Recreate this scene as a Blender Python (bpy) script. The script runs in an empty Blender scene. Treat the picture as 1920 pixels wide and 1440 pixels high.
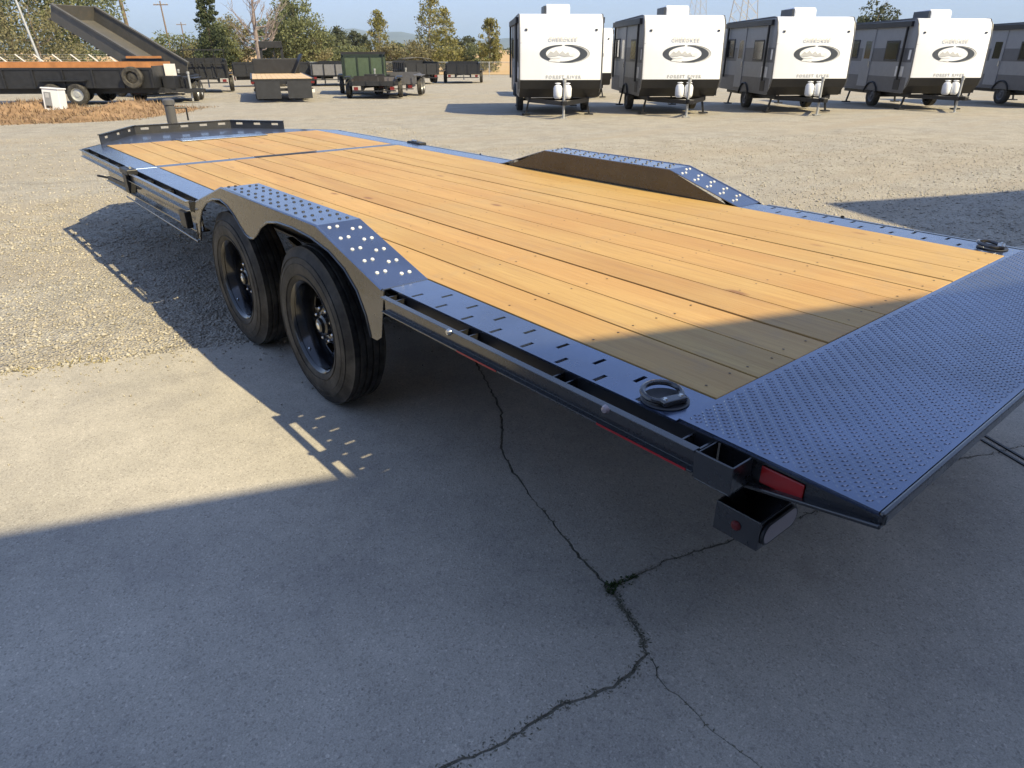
import bpy, bmesh, math, random
import numpy as np
from mathutils import Vector, Matrix, Quaternion

random.seed(7); rng = np.random.default_rng(7)
sc = bpy.context.scene
col = sc.collection
R = math.radians

# ------------------------------------------------------------------ camera
# world: X across the flatbed trailer (to its right), Y towards its front, Z up
CAM = Vector((-1.385, -0.843, 1.593)); YAW = 0.6972; PIT = 0.4552
cd = bpy.data.cameras.new('camera'); cam = bpy.data.objects.new('camera', cd); col.objects.link(cam)
cam.location = CAM
cam.rotation_euler = (math.pi / 2 - PIT, 0, -YAW)
cd.sensor_width = 36; cd.lens = 1281.77 / 1920 * 36
cd.clip_start = 0.05; cd.clip_end = 40000
sc.camera = cam

# ------------------------------------------------------------------ light
SUN_TO = Vector((0.23, -1.08, 1.0)).normalized()        # towards the sun
w = bpy.data.worlds.new('World'); sc.world = w; w.use_nodes = True
nt = w.node_tree; nt.nodes.clear()
sky = nt.nodes.new('ShaderNodeTexSky'); sky.sky_type = 'NISHITA'; sky.sun_disc = False
sky.sun_elevation = math.asin(SUN_TO.z); sky.sun_rotation = math.atan2(SUN_TO.x, SUN_TO.y)
sky.air_density = 1.0; sky.dust_density = 1.0; sky.ozone_density = 3.0
bgn = nt.nodes.new('ShaderNodeBackground'); bgn.inputs['Strength'].default_value = 0.148
wo = nt.nodes.new('ShaderNodeOutputWorld')
gm = nt.nodes.new('ShaderNodeGamma'); gm.inputs[1].default_value = 0.47      # evens out the whole sky, as a hazy day does
tn = nt.nodes.new('ShaderNodeMix'); tn.data_type = 'RGBA'; tn.blend_type = 'MULTIPLY'; tn.inputs[0].default_value = 1.0; tn.inputs[7].default_value = (0.83, 0.94, 1.26, 1)
nt.links.new(sky.outputs[0], gm.inputs[0]); nt.links.new(gm.outputs[0], tn.inputs[6])
nt.links.new(tn.outputs[2], bgn.inputs[0]); nt.links.new(bgn.outputs[0], wo.inputs[0])
ld = bpy.data.lights.new('sun', 'SUN'); ld.energy = 3.2; ld.angle = R(0.53); ld.color = (1.0, 0.845, 0.53)
sun = bpy.data.objects.new('sun', ld); col.objects.link(sun)
sun.rotation_euler = (-SUN_TO).to_track_quat('-Z', 'Y').to_euler(); sun.location = (0, 0, 30)
sc.view_settings.view_transform = 'Standard'; sc.view_settings.look = 'None'
sc.view_settings.exposure = 1.3; sc.view_settings.gamma = 1.0

# ------------------------------------------------------------------ frames
FX, FY = math.sin(YAW), math.cos(YAW)
def gz(d): return -0.01 * min(max(d - 4, 0), 60)
def W(r, d, z=None):
    """ground frame of the yard: r metres right, d metres ahead of where one stands"""
    x = CAM.x + r * FY + d * FX; y = CAM.y - r * FX + d * FY
    return Vector((x, y, gz(d) if z is None else z))

# ------------------------------------------------------------------ materials
MATS = {}
def ramp(nt, fac, stops):
    n = nt.nodes.new('ShaderNodeValToRGB'); el = n.color_ramp.elements
    el[0].position, el[0].color = stops[0][0], (*stops[0][1], 1)
    el[1].position, el[1].color = stops[-1][0], (*stops[-1][1], 1)
    for p, c in stops[1:-1]:
        e = el.new(p); e.color = (*c, 1)
    nt.links.new(fac, n.inputs[0]); return n.outputs[0]
def noise(nt, vec, scale, detail=4, rough=0.6, kind='n'):
    if kind == 'v':
        n = nt.nodes.new('ShaderNodeTexVoronoi'); n.inputs['Scale'].default_value = scale
        nt.links.new(vec, n.inputs['Vector']); return n
    n = nt.nodes.new('ShaderNodeTexNoise'); n.inputs['Scale'].default_value = scale
    n.inputs['Detail'].default_value = detail; n.inputs['Roughness'].default_value = rough
    nt.links.new(vec, n.inputs['Vector']); return n.outputs['Fac']
def math_n(nt, op, a, b):
    n = nt.nodes.new('ShaderNodeMath'); n.operation = op
    for i, x in enumerate((a, b)):
        if isinstance(x, (int, float)): n.inputs[i].default_value = x
        else: nt.links.new(x, n.inputs[i])
    return n.outputs[0]
def mixc(nt, fac, a, b, mode='MIX'):
    n = nt.nodes.new('ShaderNodeMix'); n.data_type = 'RGBA'; n.blend_type = mode
    for i, x in ((0, fac), (6, a), (7, b)):
        if isinstance(x, (int, float)): n.inputs[i].default_value = x
        elif isinstance(x, tuple): n.inputs[i].default_value = (*x, 1)
        else: nt.links.new(x, n.inputs[i])
    return n.outputs[2]
def base_mat(name):
    m = bpy.data.materials.new(name); m.use_nodes = True
    nt = m.node_tree; b = nt.nodes['Principled BSDF']
    tc = nt.nodes.new('ShaderNodeTexCoord')
    MATS[name] = m
    return m, nt, b, tc.outputs['Object']
def bump(nt, b, h, strength, dist=0.01):
    n = nt.nodes.new('ShaderNodeBump'); n.inputs['Strength'].default_value = strength
    n.inputs['Distance'].default_value = dist
    nt.links.new(h, n.inputs['Height']); nt.links.new(n.outputs[0], b.inputs['Normal'])
def simple(name, c, rough=0.5, metal=0.0, var=0.15, scale=6, spec=0.5, coat=0.0, rvar=0.1, bmp=0.0, bscale=60, dirt=None):
    m, nt, b, v = base_mat(name)
    f = noise(nt, v, scale)
    lo = tuple(x * (1 - var) for x in c); hi = tuple(min(1, x * (1 + var)) for x in c)
    cc = ramp(nt, f, [(0.3, lo), (0.7, hi)])
    if dirt:
        g = noise(nt, v, dirt[1], 6, 0.7)
        k = ramp(nt, g, [(dirt[2], (0, 0, 0)), (dirt[2] + 0.2, (dirt[3],) * 3)])
        cc = mixc(nt, k, cc, dirt[0])
    nt.links.new(cc, b.inputs['Base Color'])
    rr = math_n(nt, 'ADD', math_n(nt, 'MULTIPLY', noise(nt, v, scale * 2.3), 2 * rvar), rough - rvar)
    nt.links.new(rr, b.inputs['Roughness'])
    b.inputs['Metallic'].default_value = metal; b.inputs['Specular IOR Level'].default_value = spec
    b.inputs['Coat Weight'].default_value = coat; b.inputs['Coat Roughness'].default_value = 0.12
    if bmp: bump(nt, b, noise(nt, v, bscale), bmp, 0.004)
    return m

def paint_material(name, c, rough, ior, dust, metal=0.0):
    m, nt, b, v = base_mat(name)
    f = noise(nt, v, 3.0)
    cc = ramp(nt, f, [(0.3, tuple(x * 0.8 for x in c)), (0.7, tuple(x * 1.2 for x in c))])
    g = noise(nt, v, 9.0, 8, 0.75)
    k = ramp(nt, g, [(0.5, (0, 0, 0)), (0.75, (dust,) * 3)])
    cc = mixc(nt, k, cc, (0.30, 0.25, 0.18))
    nt.links.new(cc, b.inputs['Base Color'])
    rr = math_n(nt, 'ADD', math_n(nt, 'MULTIPLY', noise(nt, v, 14), 0.18), rough - 0.09)
    nt.links.new(rr, b.inputs['Roughness'])
    b.inputs['IOR'].default_value = ior; b.inputs['Metallic'].default_value = metal
    b.inputs['Coat Weight'].default_value = 0.6; b.inputs['Coat Roughness'].default_value = 0.1
    bump(nt, b, noise(nt, v, 240, 2), 0.06, 0.002)
    return m
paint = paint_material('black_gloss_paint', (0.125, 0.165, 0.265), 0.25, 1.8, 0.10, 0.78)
matte = paint_material('matt_black_paint', (0.06, 0.075, 0.12), 0.5, 1.6, 0.1, 0.5)
screw = simple('brown_screw', (0.10, 0.075, 0.05), 0.5, 0.4)
blackrail = paint_material('black_rail_paint', (0.03, 0.032, 0.038), 0.4, 1.6, 0.06, 0.3)
paint_worn = paint_material('scuffed_paint', (0.19, 0.225, 0.31), 0.22, 1.8, 0.14, 0.85)
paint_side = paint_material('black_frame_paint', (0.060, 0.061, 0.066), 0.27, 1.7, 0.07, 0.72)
dark = simple('dark_steel', (0.018, 0.019, 0.022), 0.45, var=0.3)
rubber = simple('tyre_rubber', (0.022, 0.021, 0.020), 0.62, var=0.25, scale=12, spec=0.35, bmp=0.2, bscale=90, dirt=((0.13, 0.12, 0.10), 5, 0.42, 0.5))
rimm = simple('black_wheel_paint', (0.006, 0.007, 0.010), 0.22, var=0.2, coat=0.8)
bare = simple('stud_glint_steel', (0.80, 0.80, 0.78), 0.45, 0.2, 0.1)  # pale base colour stands in for sun glints on the rear-slope studs
worn = simple('worn_steel', (0.34, 0.36, 0.40), 0.3, 1.0, 0.2)
chrome = simple('bright_steel', (0.62, 0.62, 0.60), 0.25, 1.0, 0.1)
redlens = simple('red_lens', (0.42, 0.008, 0.008), 0.22, var=0.1, coat=0.5)
oldlens = simple('dusty_red_lens', (0.14, 0.012, 0.012), 0.4, var=0.2)
redtape = simple('red_tape', (0.40, 0.012, 0.02), 0.35, var=0.15)
whitetape = simple('white_tape', (0.70, 0.68, 0.66), 0.35, var=0.08)
lensgrey = simple('clear_lens', (0.36, 0.30, 0.32), 0.2, var=0.1, coat=0.6)
white = simple('white_gelcoat', (0.74, 0.76, 0.80), 0.32, var=0.03, scale=2, coat=0.3, dirt=((0.6, 0.56, 0.48), 4, 0.62, 0.12))
grey_panel = simple('grey_panel', (0.25, 0.26, 0.28), 0.4, var=0.06)
dkgrey_panel = simple('dark_grey_panel', (0.10, 0.105, 0.12), 0.4, var=0.1)
blackpl = simple('black_plastic', (0.014, 0.014, 0.016), 0.45, var=0.2)
logo_dark = simple('logo_charcoal', (0.05, 0.058, 0.075), 0.4, var=0.1)
logo_grey = simple('logo_grey', (0.45, 0.46, 0.48), 0.4, var=0.1)
logo_pale = simple('logo_pale', (0.70, 0.71, 0.72), 0.4, var=0.1)
logo_pale2 = simple('lettering_pale_grey', (0.56, 0.56, 0.56), 0.4, var=0.1)
glass = simple('tinted_glass', (0.012, 0.014, 0.018), 0.08, var=0.1, coat=1.0)
orangewood = simple('orange_stained_wood', (0.38, 0.165, 0.06), 0.7, var=0.25, scale=3)
palewood = simple('pale_wood', (0.55, 0.40, 0.25), 0.75, var=0.2, scale=3)
greenpaint = simple('green_paint', (0.065, 0.095, 0.06), 0.4, var=0.15)
taupe = simple('taupe_steel', (0.085, 0.082, 0.076), 0.6, var=0.1, scale=2, dirt=((0.16, 0.13, 0.1), 3, 0.5, 0.4))
galv = simple('galvanised', (0.45, 0.46, 0.46), 0.45, 0.5, 0.12)
polewood = simple('pole_wood', (0.16, 0.12, 0.09), 0.85, var=0.25)
siding = simple('tan_siding', (0.34, 0.30, 0.25), 0.55, var=0.06)
bark = simple('bark', (0.15, 0.12, 0.095), 0.9, var=0.35, scale=5)
barkpale = simple('pale_bark', (0.30, 0.26, 0.22), 0.9, var=0.3, scale=5)

def wood_material():
    m, nt, b, v = base_mat('deck_lumber')
    oi = nt.nodes.new('ShaderNodeObjectInfo')
    mp = nt.nodes.new('ShaderNodeMapping'); mp.inputs['Scale'].default_value = (1, 0.045, 1)
    off = nt.nodes.new('ShaderNodeCombineXYZ')
    for i, s in enumerate((17.0, 31.0, 7.0)):
        nt.links.new(math_n(nt, 'MULTIPLY', oi.outputs['Random'], s), off.inputs[i])
    nt.links.new(off.outputs[0], mp.inputs['Location']); nt.links.new(v, mp.inputs['Vector'])
    g1 = noise(nt, mp.outputs[0], 75, 7, 0.72)
    wv = nt.nodes.new('ShaderNodeTexWave'); wv.wave_type = 'RINGS'; wv.inputs['Scale'].default_value = 3.2
    wv.inputs['Distortion'].default_value = 9; wv.inputs['Detail'].default_value = 3; wv.inputs['Detail Scale'].default_value = 1.6
    nt.links.new(mp.outputs[0], wv.inputs['Vector'])
    c = ramp(nt, g1, [(0.28, (0.402, 0.236, 0.077)), (0.5, (0.492, 0.304, 0.108)), (0.75, (0.563, 0.364, 0.135))])
    c = mixc(nt, ramp(nt, wv.outputs['Fac'], [(0.15, (0.34,) * 3), (0.7, (0, 0, 0))]), c, (0.375, 0.200, 0.062))
    # each board has its own tone, some pinker, some greener from the treatment
    t = ramp(nt, oi.outputs['Random'], [(0.0, (0.93, 0.90, 0.86)), (0.35, (1.04, 1.0, 0.93)), (0.7, (0.98, 1.02, 0.96)), (1.0, (1.09, 1.06, 1.02))])
    c = mixc(nt, 1.0, c, t, 'MULTIPLY')
    patch = noise(nt, v, 1.7, 5, 0.6)
    c = mixc(nt, ramp(nt, patch, [(0.45, (0, 0, 0)), (0.7, (0.30,) * 3)]), c, (0.446, 0.320, 0.130))
    kn = noise(nt, mp.outputs[0], 5.5, 0, 0, 'v')
    mp2 = nt.nodes.new('ShaderNodeMapping'); mp2.inputs['Scale'].default_value = (1, 0.4, 1)
    nt.links.new(v, mp2.inputs['Vector']); nt.links.new(off.outputs[0], mp2.inputs['Location'])
    kn = noise(nt, mp2.outputs[0], 4.2, 0, 0, 'v')
    c = mixc(nt, ramp(nt, kn.outputs['Distance'], [(0.04, (0.8,) * 3), (0.10, (0, 0, 0))]), c, (0.20, 0.085, 0.03))
    sf = noise(nt, v, 2.9, 6, 0.7)
    c = mixc(nt, ramp(nt, sf, [(0.56, (0, 0, 0)), (0.74, (0.42,) * 3)]), c, (0.30, 0.225, 0.14))
    mp3 = nt.nodes.new('ShaderNodeMapping'); mp3.inputs['Scale'].default_value = (9, 0.35, 1); nt.links.new(v, mp3.inputs['Vector']); nt.links.new(off.outputs[0], mp3.inputs['Location'])
    sk = noise(nt, mp3.outputs[0], 3.0, 3, 0.5)
    c = mixc(nt, ramp(nt, sk, [(0.62, (0, 0, 0)), (0.70, (0.35,) * 3)]), c, (0.33, 0.19, 0.08))
    nt.links.new(c, b.inputs['Base Color']); b.inputs['Roughness'].default_value = 0.55
    b.inputs['Specular IOR Level'].default_value = 0.5
    bump(nt, b, g1, 0.25, 0.004)
    return m
wood = wood_material()

def concrete_material():
    m, nt, b, v = base_mat('old_concrete')
    big = noise(nt, v, 0.7, 6, 0.6); mid = noise(nt, v, 9, 8, 0.7); fine = noise(nt, v, 230, 4, 0.7)
    c = ramp(nt, big, [(0.3, (0.384, 0.364, 0.319)), (0.55, (0.458, 0.431, 0.378)), (0.75, (0.508, 0.476, 0.410))])
    c = mixc(nt, ramp(nt, mid, [(0.35, (0.32,) * 3), (0.6, (0, 0, 0))]), c, (0.339, 0.319, 0.281))
    vor = noise(nt, v, 165, 0, 0, 'v')
    sp = ramp(nt, vor.outputs['Color'], [(0.0, (0.62,) * 3), (0.3, (0.93,) * 3), (0.8, (1.04,) * 3), (1.0, (1.36,) * 3)])
    c = mixc(nt, 1.0, c, sp, 'MULTIPLY')
    c = mixc(nt, 1.0, c, ramp(nt, fine, [(0.3, (0.74,) * 3), (0.7, (1.22,) * 3)]), 'MULTIPLY')
    cl = noise(nt, v, 1.6, 7, 0.72)
    c = mixc(nt, 1.0, c, ramp(nt, cl, [(0.32, (0.80, 0.80, 0.81)), (0.5, (1.0, 0.99, 0.97)), (0.7, (1.13, 1.12, 1.10))]), 'MULTIPLY')
    # a few oil spots and tyre scuffs
    st = noise(nt, v, 2.6, 3, 0.5)
    c = mixc(nt, ramp(nt, st, [(0.66, (0, 0, 0)), (0.78, (0.40,) * 3)]), c, (0.20, 0.17, 0.14))
    mp = nt.nodes.new('ShaderNodeMapping'); mp.inputs['Scale'].default_value = (6, 0.5, 1); mp.inputs['Rotation'].default_value = (0, 0, R(35))
    nt.links.new(v, mp.inputs['Vector'])
    sc_ = noise(nt, mp.outputs[0], 6, 4, 0.6)
    c = mixc(nt, ramp(nt, sc_, [(0.66, (0, 0, 0)), (0.76, (0.30,) * 3)]), c, (0.52, 0.50, 0.47))
    nt.links.new(c, b.inputs['Base Color']); b.inputs['Roughness'].default_value = 0.85
    b.inputs['Specular IOR Level'].default_value = 0.35
    h = math_n(nt, 'ADD', math_n(nt, 'MULTIPLY', fine, 0.6), math_n(nt, 'MULTIPLY', vor.outputs['Distance'], 0.6))
    bump(nt, b, h, 0.35, 0.005)
    return m
concrete = concrete_material()

def gravel_material(name, stone):
    m, nt, b, v = base_mat(name)
    big = noise(nt, v, 0.22, 5, 0.6); mid = noise(nt, v, 2.2, 6, 0.65)
    vor = noise(nt, v, 60 if not stone else 45, 0, 0, 'v')
    c = ramp(nt, vor.outputs['Color'], [(0.0, (0.206, 0.198, 0.183)), (0.3, (0.327, 0.307, 0.270)), (0.6, (0.413, 0.391, 0.338)), (0.85, (0.490, 0.465, 0.406)), (1.0, (0.602, 0.588, 0.548))])
    c = mixc(nt, ramp(nt, big, [(0.35, (0, 0, 0)), (0.7, (0.45,) * 3)]), c, (0.430, 0.372, 0.274))
    c = mixc(nt, 1.0, c, ramp(nt, mid, [(0.3, (0.82,) * 3), (0.7, (1.14,) * 3)]), 'MULTIPLY')
    nt.links.new(c, b.inputs['Base Color']); b.inputs['Roughness'].default_value = 0.9
    b.inputs['Specular IOR Level'].default_value = 0.25
    if not stone:
        # worn wheel tracks running across the yard
        mp = nt.nodes.new('ShaderNodeMapping'); mp.inputs['Rotation'].default_value = (0, 0, YAW); mp.inputs['Scale'].default_value = (0.07, 0.7, 1)
        nt.links.new(v, mp.inputs['Vector'])
        tr = noise(nt, mp.outputs[0], 1.6, 5, 0.6)
        c2 = mixc(nt, ramp(nt, tr, [(0.45, (0, 0, 0)), (0.65, (0.75,) * 3)]), c, (0.387, 0.338, 0.265))
        nt.links.new(c2, b.inputs['Base Color'])
        h = math_n(nt, 'ADD', vor.outputs['Distance'], math_n(nt, 'MULTIPLY', mid, 0.7))
        bump(nt, b, h, 0.9, 0.02)
    return m
gravel = gravel_material('yard_gravel', False)
stone_m = gravel_material('gravel_stones', True)
def field_material():
    m, nt, b, v = base_mat('dry_grass')
    f = noise(nt, v, 0.08, 6, 0.65)
    c = ramp(nt, f, [(0.3, (0.36, 0.24, 0.11)), (0.5, (0.50, 0.33, 0.15)), (0.7, (0.43, 0.33, 0.17))])
    nt.links.new(c, b.inputs['Base Color']); b.inputs['Roughness'].default_value = 0.95
    bump(nt, b, noise(nt, v, 3), 0.6, 0.1); return m
field_m = field_material()
dirt_m = simple('brown_dirt', (0.26, 0.17, 0.10), 0.95, var=0.4, scale=2.5, bmp=0.6, bscale=12, spec=0.2)
crackdirt = simple('crack_dirt', (0.15, 0.145, 0.12), 0.95, var=0.5, scale=25, spec=0.1)
hill_m = simple('hill_scrub', (0.10, 0.11, 0.085), 0.95, var=0.3, scale=0.002, spec=0.1)
def leaf_material(name, c1, c2, trans=0.35):
    m = bpy.data.materials.new(name); m.use_nodes = True; nt = m.node_tree; b = nt.nodes['Principled BSDF']
    g = nt.nodes.new('ShaderNodeNewGeometry'); tc = nt.nodes.new('ShaderNodeTexCoord')
    f = noise(nt, tc.outputs['Object'], 0.55, 3)
    k = math_n(nt, 'ADD', math_n(nt, 'MULTIPLY', g.outputs['Random Per Island'], 0.55), math_n(nt, 'MULTIPLY', f, 0.5))
    c = ramp(nt, k, [(0.2, c1), (0.8, c2)])
    nt.links.new(c, b.inputs['Base Color']); b.inputs['Roughness'].default_value = 0.65; b.inputs['Specular IOR Level'].default_value = 0.3
    tr = nt.nodes.new('ShaderNodeBsdfTranslucent'); nt.links.new(c, tr.inputs[0])
    mx = nt.nodes.new('ShaderNodeMixShader'); mx.inputs[0].default_value = trans
    nt.links.new(b.outputs[0], mx.inputs[1]); nt.links.new(tr.outputs[0], mx.inputs[2])
    nt.links.new(mx.outputs[0], nt.nodes['Material Output'].inputs[0])
    return m
leaf_olive = leaf_material('olive_leaves', (0.095, 0.115, 0.055), (0.24, 0.26, 0.13))
leaf_dark = leaf_material('dark_leaves', (0.05, 0.065, 0.04), (0.12, 0.135, 0.08))
leaf_con = leaf_material('conifer_needles', (0.045, 0.065, 0.035), (0.12, 0.14, 0.07))
leaf_tan = leaf_material('dry_leaves', (0.14, 0.135, 0.07), (0.29, 0.265, 0.15))
leaf_yel = leaf_material('yellow_green_leaves', (0.13, 0.14, 0.05), (0.32, 0.29, 0.11))
weed_m = leaf_material('dry_weeds', (0.20, 0.13, 0.075), (0.40, 0.29, 0.175))
litter_m = leaf_material('crack_litter', (0.07, 0.075, 0.05), (0.24, 0.225, 0.17), 0.1)
moss_m = leaf_material('green_weed', (0.03, 0.055, 0.018), (0.07, 0.11, 0.035))

# ------------------------------------------------------------------ mesh builder
OFF = Vector((0, 0, 0))
def tag(o, label=None, cat=None, group=None, kind=None):
    if label: o['label'] = label
    if cat: o['category'] = cat
    if group: o['group'] = group
    if kind: o['kind'] = kind
    return o
def empty(name, loc=(0, 0, 0), label=None, cat=None, group=None):
    o = bpy.data.objects.new(name, None); col.objects.link(o); o.location = loc; o.empty_display_size = 0.2
    return tag(o, label, cat, group)
class MB:
    def __init__(s): s.v = []; s.f = []
    def add(s, vs, fs):
        n = len(s.v); s.v += [Vector(a) for a in vs]; s.f += [tuple(i + n for i in f) for f in fs]; return s
    def bx(s, x0, x1, y0, y1, z0, z1):
        return s.add([(x, y, z) for z in (z0, z1) for y in (y0, y1) for x in (x0, x1)],
                     [(0, 2, 3, 1), (4, 5, 7, 6), (0, 1, 5, 4), (1, 3, 7, 5), (3, 2, 6, 7), (2, 0, 4, 6)])
    def bar(s, p, q, wd, h, up=(0, 0, 1)):
        p, q = Vector(p), Vector(q); a = (q - p).normalized(); u = Vector(up)
        sd = a.cross(u)
        if sd.length < 1e-4: sd = a.cross(Vector((1, 0, 0)))
        sd.normalize(); u = sd.cross(a)
        vs = [c + sd * (i * wd / 2) + u * (j * h / 2) for c in (p, q) for i, j in ((-1, -1), (1, -1), (1, 1), (-1, 1))]
        return s.add(vs, [(3, 2, 1, 0), (4, 5, 6, 7), (0, 1, 5, 4), (1, 2, 6, 5), (2, 3, 7, 6), (3, 0, 4, 7)])
    def tube(s, p, q, r0, r1=None, n=10):
        return s.path([p, q], [r0, r0 if r1 is None else r1], n)
    def path(s, pts, rs, n=8, closed=False):
        pts = [Vector(p) for p in pts]; m = len(pts); b = len(s.v)
        if not isinstance(rs, (list, tuple)): rs = [rs] * m
        ref = None
        for i, p in enumerate(pts):
            if closed: t = pts[(i + 1) % m] - pts[i - 1]
            else: t = pts[min(i + 1, m - 1)] - pts[max(i - 1, 0)]
            t.normalize()
            if ref is None:
                ref = t.cross(Vector((0, 0, 1)))
                if ref.length < 1e-3: ref = t.cross(Vector((1, 0, 0)))
            ref = (ref - t * ref.dot(t)).normalized(); o = t.cross(ref)
            for k in range(n):
                a = 2 * math.pi * k / n; s.v.append(p + (ref * math.cos(a) + o * math.sin(a)) * rs[i])
        for i in range(m if closed else m - 1):
            j = (i + 1) % m
            for k in range(n):
                l = (k + 1) % n; s.f.append((b + i * n + k, b + i * n + l, b + j * n + l, b + j * n + k))
        if not closed:
            s.f.append(tuple(b + k for k in reversed(range(n)))); s.f.append(tuple(b + (m - 1) * n + k for k in range(n)))
        return s
    def lathe(s, prof, o, ax, n=32, close=False):
        """prof = (radius, along) ; revolves about axis ax through o"""
        o, ax = Vector(o), Vector(ax).normalized(); e = ax.orthogonal().normalized(); g = ax.cross(e); b = len(s.v); m = len(prof)
        for r, h in prof:
            for k in range(n):
                a = 2 * math.pi * k / n; s.v.append(o + ax * h + (e * math.cos(a) + g * math.sin(a)) * r)
        for i in range(m if close else m - 1):
            j = (i + 1) % m
            for k in range(n):
                l = (k + 1) % n; s.f.append((b + i * n + k, b + i * n + l, b + j * n + l, b + j * n + k))
        return s
    def prism(s, poly, f):
        """poly = 2-D points, f(a, b, side) -> 3-D with side 0/1"""
        n = len(poly)
        vs = [f(a, b, 0) for a, b in poly] + [f(a, b, 1) for a, b in poly]
        return s.add(vs, [tuple(range(n))[::-1], tuple(range(n, 2 * n))] + [(i, (i + 1) % n, n + (i + 1) % n, n + i) for i in range(n)])
    def mesh(s, name):
        me = bpy.data.meshes.new(name); me.from_pydata([v - OFF for v in s.v], [], s.f)
        bm = bmesh.new(); bm.from_mesh(me); bmesh.ops.recalc_face_normals(bm, faces=bm.faces); bm.to_mesh(me); bm.free()
        return me
    def build(s, name, mat, parent=None, bevel=0.0, smooth=False, seg=2):
        me = s.mesh(name); me.materials.append(mat)
        o = bpy.data.objects.new(name, me); col.objects.link(o)
        if parent: o.parent = parent
        if smooth:
            for p in me.polygons: p.use_smooth = True
            me.set_sharp_from_angle(angle=R(38))
        if bevel:
            md = o.modifiers.new('bevel', 'BEVEL'); md.width = bevel; md.segments = seg; md.limit_method = 'ANGLE'; md.angle_limit = R(35)
            md.harden_normals = False
        return o
def inst(o, parent=None, loc=None):
    c = o.copy(); col.objects.link(c); c.parent = parent
    if loc is not None: c.location = loc
    return c
def copy_tree(o, parent=None):
    c = inst(o, parent)
    for ch in list(o.children): copy_tree(ch, c)
    return c
def place(o, r, d, rot=0.0, dz=0.0):
    p = W(r, d); o.location = (p.x, p.y, p.z + dz); o.rotation_euler = (0, 0, -YAW + rot)
def text_mesh(body, size, name, mat, parent, origin, xdir, zdir, bold=0.0, spacing=1.0, depth=0.002):
    cu = bpy.data.curves.new(name, 'FONT'); cu.body = body; cu.size = size; cu.align_x = 'CENTER'; cu.align_y = 'CENTER'
    cu.extrude = depth; cu.offset = bold; cu.space_character = spacing; cu.resolution_u = 2
    t = bpy.data.objects.new(name, cu); col.objects.link(t)
    dg = bpy.context.evaluated_depsgraph_get(); me = bpy.data.meshes.new_from_object(t.evaluated_get(dg))
    bpy.data.objects.remove(t)
    x, z = Vector(xdir).normalized(), Vector(zdir).normalized(); n = x.cross(z); o = Vector(origin)
    for v in me.vertices: v.co = o + x * v.co.x + z * v.co.y + n * v.co.z
    me.materials.clear(); me.materials.append(mat)
    ob = bpy.data.objects.new(name, me); col.objects.link(ob); ob.parent = parent
    return ob

# ------------------------------------------------------------------ ground, slab, field, hills
SL = Vector((1.0, -0.36, 0)).normalized(); SN = Vector((-SL.y, SL.x, 0))        # slab edge direction and outward (yard side) normal
SE = Vector((-0.22, 3.14, 0))
def slab_pt(a, b, z=0.0): p = SE + SL * a + SN * b; return Vector((p.x, p.y, z))
def terrain_z(x, y):
    dd = (x - CAM.x) * FX + (y - CAM.y) * FY; rr = (x - CAM.x) * FY - (y - CAM.y) * FX
    b = (Vector((x, y, 0)) - SE).dot(SN); a = (Vector((x, y, 0)) - SE).dot(SL)
    t = min(max((-b - 0.08) / 0.35, 0), 1)
    fade = min(max((dd - 3) / 6, 0), 1)
    wob = (math.sin(x * 1.7 + y * 0.6) * 0.5 + math.sin(y * 2.3 - x * 0.9) * 0.5 + math.sin(x * 0.45 - y * 0.31)) * 0.012 * fade * (1 if dd < 60 else 0)
    return gz(dd) + wob - 0.014 - 0.05 * t * (1 if a < 9 else 0)
def ground():
    def axis(lo, hi, near, step):
        xs = list(np.arange(-near, near + 1e-6, step)); k = step
        x = near
        while x < hi: k *= 1.35; x += k; xs.append(x)
        x = -near; k = step
        while x > lo: k *= 1.35; x -= k; xs.insert(0, x)
        return xs
    A = axis(-7500, 7500, 26, 0.6)
    B = sorted(set([round(b, 3) for b in axis(-300, 9000, 9, 0.35)] + [-0.02, -0.08, -0.2, -0.3, -0.45] + list(np.arange(9, 62, 0.9))))
    m = MB()
    for b in B:
        for a in A:
            p = slab_pt(a, b); m.v.append(Vector((p.x, p.y, terrain_z(p.x, p.y))))
    n = len(A)
    for j in range(len(B) - 1):
        for i in range(n - 1): m.f.append((j * n + i, j * n + i + 1, (j + 1) * n + i + 1, (j + 1) * n + i))
    o = m.build('ground', gravel, smooth=True); tag(o, kind='structure')
ground()
def rough_line(pts, step, amp, seed):
    """subdivide a polyline and shake it sideways"""
    rd = random.Random(seed); out = []
    for (x0, y0), (x1, y1) in zip(pts[:-1], pts[1:]):
        L = math.hypot(x1 - x0, y1 - y0); n = max(1, int(L / step)); nx, ny = -(y1 - y0) / L, (x1 - x0) / L
        for k in range(n):
            t = k / n; j = rd.uniform(-amp, amp) if k else 0
            out.append((x0 + (x1 - x0) * t + nx * j, y0 + (y1 - y0) * t + ny * j))
    out.append(pts[-1]); return out
def offset_line(pts, wds):
    out = []
    for i, p in enumerate(pts):
        a = pts[max(i - 1, 0)]; b = pts[min(i + 1, len(pts) - 1)]
        L = math.hypot(b[0] - a[0], b[1] - a[1]) or 1
        nx, ny = -(b[1] - a[1]) / L, (b[0] - a[0]) / L
        out.append((p[0] + nx * wds[i], p[1] + ny * wds[i]))
    return out
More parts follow.
